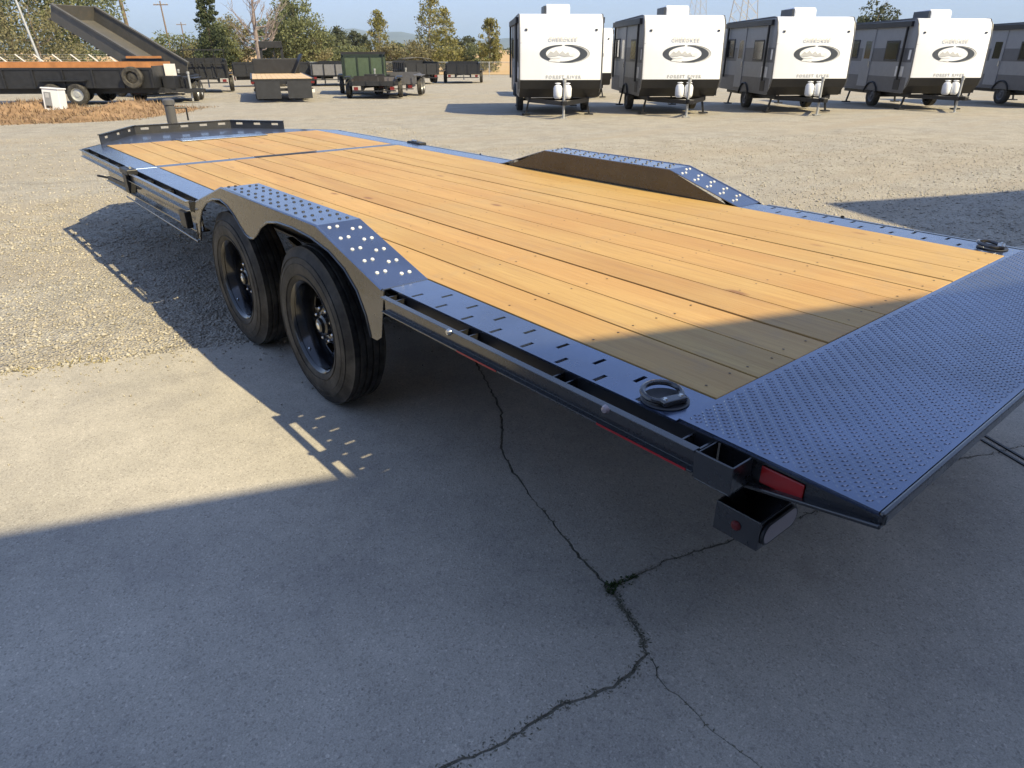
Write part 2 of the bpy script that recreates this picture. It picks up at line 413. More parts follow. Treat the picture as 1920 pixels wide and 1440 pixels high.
def slab():
    root = empty('concrete_slab', (0, 0, 0)); tag(root, kind='structure')
    # cracks: M runs from the slab's edge past the wheels to the foreground, B1 branches right, B2 branches left
    e0 = slab_pt(1.25, 0)
    M1 = [(e0.x, e0.y), (0.92, 2.35), (0.75, 2.05), (0.607, 1.734), (0.473, 1.457), (0.30, 1.24), (0.252, 1.186), (0.178, 1.024), (0.116, 0.849), (0.057, 0.632), (0.015, 0.49), (-0.03, 0.282)]
    M2 = [(-0.03, 0.282), (-0.075, 0.15), (-0.107, 0.078), (-0.147, 0.018)]
    M3 = [(-0.147, 0.018), (-0.195, -0.08), (-0.20, -0.18), (-0.215, -0.26), (-0.21, -0.34), (-0.20, -0.42), (-0.25, -1.2), (-0.1, -2.6), (-0.2, -4.5)]
    B1 = [(-0.03, 0.282), (0.04, 0.262), (0.13, 0.25), (0.23, 0.24), (0.31, 0.21), (0.44, 0.17), (0.8, 0.07), (1.3, -0.04), (1.73, -0.16), (1.84, -0.22), (3.0, -0.66), (7.0, -2.2)]
    B2 = [(-0.147, 0.018), (-0.23, 0.0), (-0.31, 0.0), (-0.45, 0.05), (-0.6, 0.06), (-0.71, 0.08), (-0.81, 0.11), (-1.6, 0.2), (-3.0, 0.1), (-7.0, 0.9)]
    M1, M2, M3, B1, B2 = [rough_line(l, 0.022, 0.006, i) for i, l in enumerate((M1, M2, M3, B1, B2))]
    rd = random.Random(3)
    def wd(l, base, var): 
        out = []; x = base
        for _ in l: x = min(max(x + rd.uniform(-var, var) * 0.5, base * 0.4), base * 1.7); out.append(x)
        return out
    wM1, wM2, wM3, wB1, wB2 = wd(M1, .0035, .002), wd(M2, .0042, .002), wd(M3, .0018, .001), wd(B1, .0045, .003), wd(B2, .0036, .002)
    for wl in (wB1,):
        for i in range(8, len(wl)): wl[i] *= 0.75 if i < 30 else 0.45
    neg = lambda l: [-x for x in l]
    far_l = slab_pt(-6.6, 0); cl = (far_l.x, far_l.y); rr = slab_pt(7.0, 0)
    rough_edge = lambda a, b, s: rough_line([a, b], 0.05, 0.012, s)
    L = lambda l, wl: offset_line(l, wl)
    # direction of travel of each list is away from the yard; +offset lies to the left of travel
    p_left = L(M1, neg(wM1)) + L(M2, neg(wM2))[1:] + L(B2, neg(wB2))[1:] + [(-8.5, 1.0), (cl[0] - 2, cl[1] + .7)] + rough_edge(cl, M1[0], 5)[:-1]
    p_bl = L(B2, wB2)[::-1] + L(M3, neg(wM3))[1:] + [(-8.5, -4.8)]
    p_br = L(M3, wM3)[::-1] + L(M2, wM2)[::-1][1:-1] + L(B1, neg(wB1)) + [(7.0, -5.5)]
    p_ur = L(M1, wM1)[::-1] + rough_edge(M1[0], (rr.x, rr.y), 6)[1:] + L(B1, wB1)[::-1]
    for poly in (p_left, p_bl, p_br, p_ur):
        bm = bmesh.new(); vs = [bm.verts.new((x, y, 0)) for x, y in poly]
        f = bm.faces.new(vs)
        if f.normal.z == 0: f.normal_update()
        if f.normal.z < 0: f.normal_flip()
        r = bmesh.ops.extrude_face_region(bm, geom=[f])
        for v in [g for g in r['geom'] if isinstance(g, bmesh.types.BMVert)]: v.co.z = 0.0
        for v in vs: v.co.z = -0.10
        bmesh.ops.recalc_face_normals(bm, faces=bm.faces)
        bmesh.ops.triangulate(bm, faces=[g for g in bm.faces if len(g.verts) > 4])
        me = bpy.data.meshes.new('slab_panel'); bm.to_mesh(me); bm.free(); me.materials.append(concrete)
        o = bpy.data.objects.new('slab_panel', me); col.objects.link(o); o.parent = root
    # silt that fills the cracks a little below the surface
    m = MB()
    for l, wl in ((M1, wM1), (M2, wM2), (M3, wM3), (B1, wB1), (B2, wB2)):
        a, b = L(l, [x + .004 for x in wl]), L(l, [-x - .004 for x in wl])
        n = len(m.v)
        for p, q in zip(a, b): m.v += [Vector((*p, -0.003)), Vector((*q, -0.003))]
        for i in range(len(a) - 1): m.f.append((n + 2 * i, n + 2 * i + 1, n + 2 * i + 3, n + 2 * i + 2))
    tag(m.build('crack_silt', crackdirt, root), kind='stuff')
    # a pair of steel edge strips let into the slab at the right
    for k, (dx) in enumerate((0.0, 0.05)):
        m = MB(); a = Vector((2.02 + dx, -0.05, 0.002)); b = Vector((1.55 + dx, -1.0, 0.002))
        m.bar(a, b, 0.012, 0.008).build('edge_strip', dark, root)
    # crumbs of moss and leaf litter caught in the cracks
    m = MB(); rd = random.Random(9)
    for line, n, spr, fr in ((M2, 420, .008, 1.0), (B1, 620, .007, .45), (B2, 1500, .011, .62), (M1, 300, .004, 1.0), (M3, 140, .003, .5)):
        for _ in range(n):
            c = line[int(rd.random() ** 1.2 * fr * (len(line) - 1))]; x, y = c[0] + rd.gauss(0, spr), c[1] + rd.gauss(0, spr); L = rd.uniform(.002, .007); a = rd.uniform(0, 6.28)
            dx, dy = math.cos(a) * L, math.sin(a) * L; z = .0008
            m.add([(x - dx, y - dy, z), (x - dy * .4, y + dx * .4, z + rd.uniform(0, .0015)), (x + dx, y + dy, z + rd.uniform(0, .003)), (x + dy * .4, y - dx * .4, z)], [(0, 1, 2, 3)])
    tag(m.build('crack_moss', litter_m, root), kind='stuff')
    return root
slab()
def grass_tuft(name, label, cat, mat, centre_pts, n, size, z0=0.0, flat=0.5, group=None):
    m = MB(); rd = random.Random(len(name) + n)
    for _ in range(n):
        c = rd.choice(centre_pts); a = rd.uniform(0, 6.28); L = size * rd.uniform(0.4, 1.0)
        x = c[0] + rd.gauss(0, c[2]); y = c[1] + rd.gauss(0, c[2]); dx, dy = math.cos(a), math.sin(a); wd = L * 0.16
        tip = Vector((x + dx * L * flat, y + dy * L * flat, z0 + L * rd.uniform(.3, 1)))
        mid = Vector((x + dx * L * flat * .4, y + dy * L * flat * .4, z0 + L * .45)); s = Vector((-dy, dx, 0)) * wd
        m.add([Vector((x, y, z0)), mid + s, tip, mid - s], [(0, 1, 2, 3)])
    o = m.build(name, mat); return tag(o, label, cat, group)
tuft = grass_tuft('green_weed', 'small green weed growing where two cracks meet in the concrete', 'weed', moss_m,
           [(-0.03, 0.28, .010), (-0.015, 0.277, .010), (0.01, 0.272, .010), (0.045, 0.262, .010), (0.07, 0.258, .006), (-0.04, .262, .006)], 190, 0.028, -0.008)

straw_m = leaf_material('straw', (0.26, 0.22, 0.10), (0.50, 0.43, 0.24))
ed = [(*slab_pt(-.7 - 3.2 * k / 30, random.uniform(-.03, .05))[:2], .035) for k in range(31)]
ew = grass_tuft('edge_grass', 'dry yellow grass along the edge of the concrete at the left', 'grass', straw_m, ed, 420, .045, -.012, .9); ew['kind'] = 'stuff'
def field():
    m = MB(); R0 = [-4000, -900, -300, -120, -60, -25, 0, 30, 80, 200, 700, 4000]; D = [72, 90, 130, 200, 400, 900, 2500, 6500]
    for d in D:
        for r in R0: m.v.append(W(r, d, gz(d) + 0.02))
    n = len(R0)
    for j in range(len(D) - 1):
        for i in range(n - 1): m.f.append((j * n + i, j * n + i + 1, (j + 1) * n + i + 1, (j + 1) * n + i))
    tag(m.build('field', field_m), kind='structure')
field()
def hills():
    m = MB(); n = 90; rows = 5
    for j in range(rows):
        for i in range(n + 1):
            r = -7000 + 14000 * i / n; x = r / 1000
            h = 60 + 45 * math.sin(x * 1.1 + 2.2) + 28 * math.sin(x * 2.7 + .5) + 14 * math.sin(x * 6.1) + 90 * math.exp(-((x + 1.35) / .6) ** 2)
            t = j / (rows - 1); p = W(r, 6000 + 1600 * t, -1 + max(h, 12) * math.sin(t * math.pi / 2) * (1 + .08 * math.sin(i * 2.1 + j)))
            m.v.append(p)
    for j in range(rows - 1):
        for i in range(n): k = j * (n + 1) + i; m.f.append((k, k + 1, k + n + 2, k + n + 1))
    tag(m.build('hills', hill_m, smooth=True), kind='structure')
hills()
def stones():
    zones = [(-5.5, 1.2, 0.02, 6.0, 26000, .0055, .013), (-9, 4, 3.0, 14.0, 16000, .008, .018), (3.0, 14.0, 0.02, 9.0, 15000, .007, .016)]
    base = np.array([(1, 0, 0), (-1, 0, 0), (0, 1, 0), (0, -1, 0), (0, 0, 1), (0, 0, -1)], float)
    tri = np.array([(0, 2, 4), (2, 1, 4), (1, 3, 4), (3, 0, 4), (2, 0, 5), (1, 2, 5), (3, 1, 5), (0, 3, 5)])
    V = []
    for a0, a1, b0, b1, n, s0, s1 in zones:
        a = rng.uniform(a0, a1, n); b = b0 + (b1 - b0) * rng.uniform(0, 1, n) ** 1.5
        x = SE.x + SL.x * a + SN.x * b; y = SE.y + SL.y * a + SN.y * b
        z = np.array([terrain_z(p, q) for p, q in zip(x, y)])
        s = rng.uniform(s0, s1, n) * rng.choice([.7, 1, 1, 1.4], n)
        v = base[None] * rng.uniform(.65, 1.2, (n, 6, 1)) * s[:, None, None] * np.stack([rng.uniform(.8, 1.3, n), rng.uniform(.8, 1.3, n), rng.uniform(.5, .8, n)], 1)[:, None, :]
        an = rng.uniform(0, 6.28, n); c, q = np.cos(an)[:, None], np.sin(an)[:, None]
        vx = v[:, :, 0] * c - v[:, :, 1] * q; vy = v[:, :, 0] * q + v[:, :, 1] * c
        V.append(np.stack([vx + x[:, None], vy + y[:, None], v[:, :, 2] + (z + s * .25)[:, None]], 2))
    # stray chips kicked onto the slab near its edge
    n = 1500; a = rng.uniform(-5, 1.2, n); b = -np.abs(rng.normal(0, .22, n)) * rng.choice([.3, .6, 1, 2.2], n); s = rng.uniform(.0018, .007, n) * rng.choice([.7, 1, 1, 1.4], n)
    x = SE.x + SL.x * a + SN.x * b; y = SE.y + SL.y * a + SN.y * b
    v = base[None] * rng.uniform(.65, 1.2, (n, 6, 1)) * s[:, None, None]
    V.append(np.stack([v[:, :, 0] + x[:, None], v[:, :, 1] + y[:, None], v[:, :, 2] + .6 * s[:, None]], 2))
    V = np.concatenate(V); n = len(V); T = (tri[None] + 6 * np.arange(n)[:, None, None]).reshape(-1, 3)
    me = bpy.data.meshes.new('gravel'); me.vertices.add(n * 6); me.vertices.foreach_set('co', V.reshape(-1))
    me.loops.add(len(T) * 3); me.loops.foreach_set('vertex_index', T.reshape(-1).astype(np.int32))
    me.polygons.add(len(T)); me.polygons.foreach_set('loop_start', np.arange(0, len(T) * 3, 3, dtype=np.int32))
    me.update(calc_edges=True); me.validate(); me.materials.append(stone_m)
    o = bpy.data.objects.new('gravel', me); col.objects.link(o); tag(o, 'loose grey and tan gravel stones covering the yard', 'gravel', kind='stuff')
stones()

# ------------------------------------------------------------------ shop building behind the viewer (casts the foreground shadow)
def building():
    e = Vector((1.14, -0.453, 0)).normalized(); nrm = Vector((-e.y, e.x, 0))          # along the wall, towards the yard
    sh = Vector((-0.23, 1.08, 0))                                                     # shadow shift for each metre of height
    H = 5.0; p0 = Vector((-0.393, 1.45, 0)) - sh * H
    H2 = 7.6; q0 = Vector((6.70, 3.02, 0)) - sh * H2
    root = empty('shop_building', p0 - nrm * 6, 'metal shop building whose shadow lies across the concrete in the foreground', 'building')
    global OFF; OFF = root.location.copy()
    def block(a0, a1, org, hgt, depth, name):
        A, B = org + e * a0, org + e * a1
        m = MB(); n = int((a1 - a0) / 0.3)
        # ribbed wall
        for k in range(n):
            t = A + e * (k * 0.3 + .1); m.bar(t - nrm * .31 + Vector((0, 0, .0)), t - nrm * .31 + Vector((0, 0, hgt - .22)), .06, .03, up=nrm)
        bs = [A - nrm * .33, B - nrm * .33, B - nrm * depth, A - nrm * depth]
        m.add([b + Vector((0, 0, -.1)) for b in bs] + [b + Vector((0, 0, hgt - .2)) for b in bs], [(0, 1, 5, 4), (1, 2, 6, 5), (2, 3, 7, 6), (3, 0, 4, 7)])
        m.build('wall', siding, root)
        m = MB(); rs = [A, B, B - nrm * depth, A - nrm * depth]; rise = [0, 0, .5, .5]
        m.add([b + Vector((0, 0, hgt - .2)) for b in rs] + [b + Vector((0, 0, hgt + q)) for b, q in zip(rs, rise)],
              [(3, 2, 1, 0), (4, 5, 6, 7), (0, 1, 5, 4), (1, 2, 6, 5), (2, 3, 7, 6), (3, 0, 4, 7)])
        m.build('roof', galv, root)
    block(-14, 9.0, p0, H, 11, 'main')
    A = q0
    block(0, 14, q0, H2, 9, 'bay')
    for k in range(2):
        t = p0 + e * (-7.5 + k * 6) - nrm * .27
        m = MB(); m.bar(t + Vector((0, 0, 0)), t + Vector((0, 0, 3.4)), 3.6, .05, up=nrm); m.build('roller_door', grey_panel, root)
    OFF = Vector((0, 0, 0))
building()

# ------------------------------------------------------------------ the flatbed trailer
DZ = 0.80; WD = 2.08; UF = 6.62; US0, US1 = 4.935, 5.045
def slotted_plate(x0, x1, y0, y1, zt, th, holes):
    xs = sorted({x0, x1, *[h[0] for h in holes], *[h[1] for h in holes]}); ys = sorted({y0, y1, *[h[2] for h in holes], *[h[3] for h in holes]})
    m = MB(); nx, ny = len(xs), len(ys)
    solid = np.ones((nx - 1, ny - 1), bool)
    for i in range(nx - 1):
        for j in range(ny - 1):
            cx, cy = (xs[i] + xs[i + 1]) / 2, (ys[j] + ys[j + 1]) / 2
            solid[i, j] = not any(h[0] < cx < h[1] and h[2] < cy < h[3] for h in holes)
    for z in (zt, zt - th):
        for y in ys:
            for x in xs: m.v.append(Vector((x, y, z)))
    K = nx * ny; id_ = lambda i, j, b: b * K + j * nx + i
    S = lambda i, j: 0 <= i < nx - 1 and 0 <= j < ny - 1 and solid[i, j]
    for i in range(nx - 1):
        for j in range(ny - 1):
            if not solid[i, j]: continue
            m.f.append((id_(i, j, 0), id_(i + 1, j, 0), id_(i + 1, j + 1, 0), id_(i, j + 1, 0)))
            m.f.append((id_(i, j, 1), id_(i, j + 1, 1), id_(i + 1, j + 1, 1), id_(i + 1, j, 1)))
            for (di, dj, a, b) in ((-1, 0, (i, j), (i, j + 1)), (1, 0, (i + 1, j), (i + 1, j + 1)), (0, -1, (i, j), (i + 1, j)), (0, 1, (i, j + 1), (i + 1, j + 1))):
                if not S(i + di, j + dj): m.f.append((id_(*a, 0), id_(*b, 0), id_(*b, 1), id_(*a, 1)))
    return m
def wheel(parent, u, v_out, side):
    """side -1: outer face looks to -x ; a tandem wheel, axle along x"""
    s = side; Rt = 0.390
    o = (v_out, u, Rt); ax = (-s, 0, 0)          # 'along' grows inwards
    t = 0.215
    prof = [(.222, .020), (.236, .006), (.262, .000), (.300, -.004), (.330, .002), (.358, .012), (.376, .026)]
    tread = []
    n_rib = 5; x = .026; wdt = (t - .052) / n_rib
    for k in range(n_rib):
        a, b = x + k * wdt, x + (k + 1) * wdt - .009
        tread += [(Rt - .002 if k in (0, n_rib - 1) else Rt, a + .002), (Rt - .002 if k in (0, n_rib - 1) else Rt, b)]
        if k < n_rib - 1: tread += [(Rt - .010, b + .001), (Rt - .010, b + .008)]
    prof += tread + [(.362, t - .012), (.325, t), (.262, t), (.222, t - .02)]
    w_ = MB().lathe(prof, o, ax, 72).build('wheel', rubber, parent, smooth=True)
    w_.name = 'tyre'
    # sidewall ribs
    m = MB()
    for rr in (.258, .312, .341): m.path([(v_out + s * (.0015 if rr != .341 else -.004), u + rr * math.cos(a), Rt + rr * math.sin(a)) for a in np.linspace(0, 2 * math.pi, 72, endpoint=False)], .0022, 5, True)
    m.build('sidewall_rib', rubber, w_, smooth=True)
    rim = MB().lathe([(.214, .022), (.222, .012), (.228, .008), (.228, .014), (.219, .024), (.207, .040), (.200, .075), (.194, .125), (.205, .17), (.222, .19), (.226, .196), (.214, .198), (.195, .180), (.186, .13), (.190, .075), (.198, .045), (.208, .026)], o, ax, 64).build('rim', rimm, parent, smooth=True)
    # pressed steel centre with eight hand holes
    d = MB(); N = 64; depth = .118
    rings = [(.052, depth - .032), (.070, depth - .034), (.098, depth - .026), (.118, depth - .002), (.150, depth + .008), (.176, depth - .006), (.192, depth - .004)]
    for r, h in rings:
        for k in range(N):
            a = 2 * math.pi * k / N; d.v.append(Vector((v_out - s * h, u + r * math.cos(a), Rt + r * math.sin(a))))
    for i in range(len(rings) - 1):
        for k in range(N):
            if i in (3, 4) and (k % 8) in (2, 3, 4, 5): continue
            l = (k + 1) % N; d.f.append((i * N + k, i * N + l, (i + 1) * N + l, (i + 1) * N + k))
    do = d.build('wheel_centre', rimm, rim, smooth=True)
    md = do.modifiers.new('solid', 'SOLIDIFY'); md.thickness = .006
    hub = MB().lathe([(.0, .040), (.026, .040), (.034, .045), (.038, .06), (.050, .066), (.056, .088)], o, ax, 24).build('hub', chrome if False else rimm, rim, smooth=True)
    MB().lathe([(.0, .036), (.014, .037), (.021, .042), (.021, .046)], o, ax, 20).build('hub_cap', chrome, rim, smooth=True)
    for k in range(8):
        a = 2 * math.pi * (k + .5) / 8
        MB().lathe([(0, depth - .052), (.006, depth - .051), (.009, depth - .046), (.011, depth - .03)], (v_out, u + .082 * math.cos(a), Rt + .082 * math.sin(a)), ax, 6).build('lug_nut', chrome, rim)
    MB().tube((v_out - s * .03, u + .12, Rt - .15), (v_out - s * .055, u + .135, Rt - .168), .004).build('valve_stem', chrome, rim)

def stud(m, p, n, r=.0085, h=.0055):
    n = Vector(n).normalized(); e = n.orthogonal().normalized(); g = n.cross(e); p = Vector(p); b = len(m.v); K = 8
    for rr, hh in ((r, 0), (r * .75, h * .7)):
        for k in range(K): a = 2 * math.pi * k / K; m.v.append(p + (e * math.cos(a) + g * math.sin(a)) * rr + n * hh)
    m.v.append(p + n * h)
    for k in range(K):
        l = (k + 1) % K; m.f += [(b + k, b + l, b + K + l, b + K + k), (b + K + k, b + K + l, b + 2 * K)]
def d_ring(parent, x, y, z, rot, tilt):
    base = MB(); c = Vector((x, y, z)); M = Matrix.Rotation(rot, 3, 'Z')
    base.lathe([(.0, .0015), (.052, .0015), (.058, .003), (.062, .0)], c, (0, 0, 1), 28)
    o = base.build('ring_pan', dark, parent, smooth=True)
    m = MB(); m.bar(c + M @ Vector((-.036, -.030, .010)), c + M @ Vector((.036, -.030, .010)), .030, .016); m.build('ring_clamp', paint_side, o, bevel=.004)
    for k in (-1, 1): MB().lathe([(0, .022), (.005, .022), (.007, .018)], c + M @ Vector((.024 * k, -.030, 0)), (0, 0, 1), 6).build('bolt', chrome, o)
    pts = []; T = Matrix.Rotation(tilt, 3, 'X')
    for a in np.linspace(0, 2 * math.pi, 28, endpoint=False):
        q = Vector((.052 * math.cos(a), .014 + .046 * math.sin(a), 0)); pts.append(c + M @ (T @ q + Vector((0, 0, .012))))
    MB().path(pts, .0075, 8, True).build('tie_ring', paint_side, o, smooth=True)

def flatbed():
    global OFF
    root = empty('flatbed_trailer', (1.04, 3.0, 0), 'black tilt flatbed trailer with orange wood deck and tandem wheels', 'trailer')
    OFF = root.location.copy()
    # deck boards
    pitch = WD / 11
    for (a, b) in ((0.004, US0 - .004), (US1 + .004, UF - .004)):
        o0 = MB().bx(-(pitch - .0068) / 2, (pitch - .0068) / 2, -(b - a) / 2, (b - a) / 2, -.034, 0)
        keep = OFF; OFF = Vector((0, 0, 0)); proto = o0.build('deck_board', wood, root, bevel=.002); OFF = keep
        rd = random.Random(int(a * 10) + 4)
        for k in range(11):
            p = Vector((pitch * (k + .5), (a + b) / 2, DZ + rd.uniform(-.0018, .0012))) - OFF
            o = proto if k == 0 else inst(proto, root)
            o.location = p; o.rotation_euler = (0, 0, rd.uniform(-.0003, .0003))
    m = MB(); rd = random.Random(5)
    for k in range(11):
        for y in [.06 + .407 * i for i in range(12)] + [5.12, 5.62, 6.12, 6.56]:
            for q in (-.055, .055):
                c = Vector((pitch * (k + .5) + q + rd.uniform(-.006, .006), y + rd.uniform(-.01, .01), DZ + .0005))
                m.lathe([(.0, .0004), (.0034, .0004), (.004, 0)], c, (0, 0, 1), 7)
    tag(m.build('deck_screws', screw, root), kind='stuff')
    # side plates with traction slots behind the fenders
    for side in (0, 1):
        X = (lambda v: v) if side == 0 else (lambda v: WD - v)
        def H(v, u): x0, x1 = sorted((X(v - .024), X(v + .024))); return (x0, x1, u - .007, u + .007)
        holes = [H(-.135, .13 + .15 * k) for k in range(8)] + [H(-.058, .205 + .15 * k) for k in range(7)]
        x0, x1 = sorted((X(-.168), X(-.004)))
        m = slotted_plate(x0, x1, .0, 1.325, DZ - .003, .006, holes); m.build('side_plate', paint, root)
        for (a, b) in ((3.46, US0 + .02), (US0 + .03, 6.50)):
            m = MB().bx(x0, x1, a, b, DZ - .008, DZ - .002); m.build('side_plate', paint, root, bevel=.002)
        m = MB(); lo, hi = sorted((X(-.030), X(.035))); m.bx(lo, hi, 3.40, 6.6, .752, .7645); m.build('light_stop_bar', dark, root)  # unseen bars added to stop light leaking through the board and plate joint
        m = MB(); m.bx(lo, hi, .0, 1.34, .752, .7645); m.build('light_stop_bar', dark, root)
        # fender: drive-over box with sloped ends
        prof = [(1.315, DZ - .001), (1.82, .945), (2.935, .945), (3.43, DZ - .001)]
        m = MB(); th = .006
        ov = lambda a, b, s_: Vector((X(-.205) if s_ == 0 else X(.0), a, b))
        m.prism(prof + [(a, b - th * 1.0) for a, b in reversed(prof)], ov); fo = m.build('fender_top', paint, root, bevel=.0015)
        # inner wall towards the deck
        m = MB(); m.prism([(1.315, DZ - .03), (1.82, .939), (2.935, .939), (3.43, DZ - .03)], lambda a, b, s_: Vector((X(-.001 - .006 * s_), a, b)))
        m.build('fender_wall', paint_side, fo)
        # outer skirt with the two wheel arches
        sk = [(1.30, DZ - .004), (1.345, .60), (1.385, .575), (1.43, .575), (1.455, .66), (1.51, .745), (1.60, .812), (1.72, .858), (1.88, .884), (2.06, .893), (2.22, .888), (2.35, .866), (2.44, .826), (2.51, .778),
              (2.57, .748), (2.62, .740), (2.67, .748), (2.73, .778), (2.80, .826), (2.88, .860), (2.98, .876), (3.10, .862), (3.22, .826), (3.33, .768), (3.41, .69), (3.455, .60), (3.475, .565), (3.515, .565), (3.50, .66), (3.475, .74), (3.43, DZ - .004),
              (2.935, .9385), (1.82, .9385)]
        m = MB(); m.prism(sk, lambda a, b, s_: Vector((X(-.205 + .005 * s_), a, b))); m.build('fender_skirt', paint_side, root)
        # rolled bead along the arches
        m = MB(); m.path([(X(-.2045), a, b) for a, b in sk[3:29]], .0055, 6); m.build('arch_bead', paint_side, root, smooth=True)
        # return flange along the top outer edge
        m = MB(); m.path([(X(-.202), a, b - .002) for a, b in prof], .006, 6); m.build('fender_edge', paint, fo, smooth=True)
        # grip studs
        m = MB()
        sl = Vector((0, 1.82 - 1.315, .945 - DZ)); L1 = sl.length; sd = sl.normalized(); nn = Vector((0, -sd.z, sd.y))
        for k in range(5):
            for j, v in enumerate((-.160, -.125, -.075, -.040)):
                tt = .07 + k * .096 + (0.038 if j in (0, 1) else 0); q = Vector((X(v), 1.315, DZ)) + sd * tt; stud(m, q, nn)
        tag(m.build('grip_studs', bare, fo, smooth=True), kind='stuff'); m = MB()  # rear-slope studs get the pale colour as painted highlights
        for k in range(12):
            for j, v in enumerate((-.165, -.13, -.07, -.035)):
                stud(m, (X(v), 1.87 + k * .092 + (.045 if j in (0, 1) else 0), .945), (0, 0, 1))
        sl2 = Vector((0, 3.43 - 2.935, DZ - .945)); s2 = sl2.normalized(); n2 = Vector((0, -s2.z, s2.y))
        for k in range(5):
            for j, v in enumerate((-.16, -.125, -.075, -.04)):
                stud(m, Vector((X(v), 2.935, .945)) + s2 * (.06 + k * .095 + (.04 if j < 2 else 0)), n2)
        tag(m.build('grip_studs', dark, fo, smooth=True), kind='stuff')
        # rub rail: channel outboard of the plates, carried on stake pockets
        for (a, b) in ((-.105, 1.27), (3.52, US0 + .02), (US0 + .03, 6.56)):
            m = MB(); x = lambda v: X(v)
            m.prism([(-.215, .730), (-.215, .790), (-.238, .790), (-.238, .784), (-.220, .784), (-.220, .736), (-.238, .736), (-.238, .730)], lambda p, q, s_: Vector((X(p), a if s_ == 0 else b, q)))
            rl = m.build('rub_rail', paint_side, root, bevel=.0012)
            n = max(2, int(round((b - a) / .42)))
            for k in range(n + 1):
                y = a + .03 + (b - a - .06) * k / n
                m = MB(); lo, hi = sorted((X(-.2155), X(-.162)))
                m.bx(lo, hi, y - .028, y - .023, .725, .783)
                m.v = []; m.f = []; e_, f_ = y - .028, y + .028
                m.prism([(e_, .783), (e_ + .005, .783), (e_ + .005, .73), (f_ - .005, .73), (f_ - .005, .783), (f_, .783), (f_, .725), (e_, .725)], lambda p, q, s_: Vector((lo if s_ == 0 else hi, p, q))); m.build('stake_pocket', paint_side, rl)
            m = MB(); lo, hi = sorted((X(-.163), X(-.153))); m.bx(lo, hi, a, b, .70, .7915); m.build('plate_edge', dark, rl)
        # reflective tape along the rail's lower edge
        for ya, yb, mt in ((-.09, .19, redtape), (.60, .80, redtape)):
            m = MB(); lo, hi = sorted((X(-.2395), X(-.2382))); m.bx(lo, hi, ya, yb, .7302, .7358); m.build('reflective_tape', mt, root)
        for yy in (.835, .16, 4.0):
            m = MB(); m.lathe([(0, .012), (.008, .010), (.011, .004), (.012, 0)], (X(-.2385), yy, .787), (X(-.3) - X(-.25), 0, 0), 12); m.build('marker_lamp', chrome if yy > .5 else lensgrey, root, smooth=True)
        # main rail ahead of the wheels
        m = MB(); lo, hi = sorted((X(-.17), X(-.10))); m.bx(lo, hi, 3.62, 6.05, .575, .582).bx(lo, hi, 3.62, 6.05, .70, .707)
        lo, hi = sorted((X(-.14), X(-.13))); m.bx(lo, hi, 3.62, 6.05, .5815, .7005); m.build('frame_beam', paint_side, root)
        m = MB(); lo, hi = sorted((X(-.22), X(-.18))); m.bx(lo, hi, 3.66, 3.78, .60, .70); m.build('mud_bracket', dark, root, bevel=.004)
        # tilt latch at the split
        m = MB(); lo, hi = sorted((X(-.245), X(-.17))); m.bx(lo, hi, US0 - .10, US0 + .12, .775, .812); la = m.build('tilt_latch', dark, root, bevel=.005)
        m = MB(); lo, hi = sorted((X(-.246), X(-.19))); m.bx(lo, hi, US0 - .04, US0 + .06, .64, .775); m.build('latch_plate', dark, la, bevel=.004)
        m = MB(); m.tube((X(-.20), US0 - .02, .818), (X(-.20), US0 + .07, .818), .009); m.build('latch_pin', chrome, la, smooth=True)
        d_ring(root, X(-.104), .085, DZ, (R(-14) if side == 0 else R(14)), R(7))
        # wheels
        for u in (2.13, 3.12): wheel(root, u, X(-.160), -1 if side == 0 else 1)
        # main beams, deep in the shade
        m = MB(); lo, hi = sorted((X(.36), X(.44))); m.bx(lo, hi, -.1, 6.4, .49, .502).bx(lo, hi, -.1, 6.4, .738, .75)
        c = (lo + hi) / 2; m.bx(c - .005, c + .005, -.1, 6.4, .5015, .7385); m.build('main_beam', dark, root)
        for u in (2.13, 3.12):
            m = MB()
            for k in range(4): m.bar((X(.33), u - .32 + .04 * k, .50 - .018 * k), (X(.33), u, .44 - .010 * k), .045, .007); m.bar((X(.33), u, .44 - .010 * k), (X(.33), u + .32 - .04 * k, .50 - .018 * k), .045, .007)
            m.build('leaf_spring', dark, root)
    for u in (2.13, 3.12): MB().tube((.05, u, .39), (WD - .05, u, .39), .038, n=16).build('axle', dark, root, smooth=True)
    for k in range(16):
        y = .05 + .407 * k
        if y > 6.5: break
        m = MB(); m.bx(.12, WD - .12, y - .02, y + .02, .70, .764); m.build('crossmember', dark, root)
    # split beam
    m = MB(); m.bx(-.003, WD + .003, US0, US1, DZ - .06, DZ - .001); sp = m.build('split_beam', matte, root, bevel=.003)
    m = MB(); m.bx(.76, 1.28, US0 + .022, US1 - .022, DZ - .002, DZ + .003); m.build('split_slot', dark, sp)
    # rear tread plate, wedge sides, tail bar
    yr = -.475
    m = MB(); m.prism([(.001, DZ - .0005), (yr, DZ - .004), (yr, DZ - .012), (.001, DZ - .012)], lambda a, b, s_: Vector((-.157 if s_ == 0 else WD + .157, a, b)))
    rp = m.build('tread_plate', paint, root)
    m = MB(); px = .0225; n1 = int((WD + .295) / px); n2 = int(.455 / px); L, wd, h = .0098, .0032, .0023
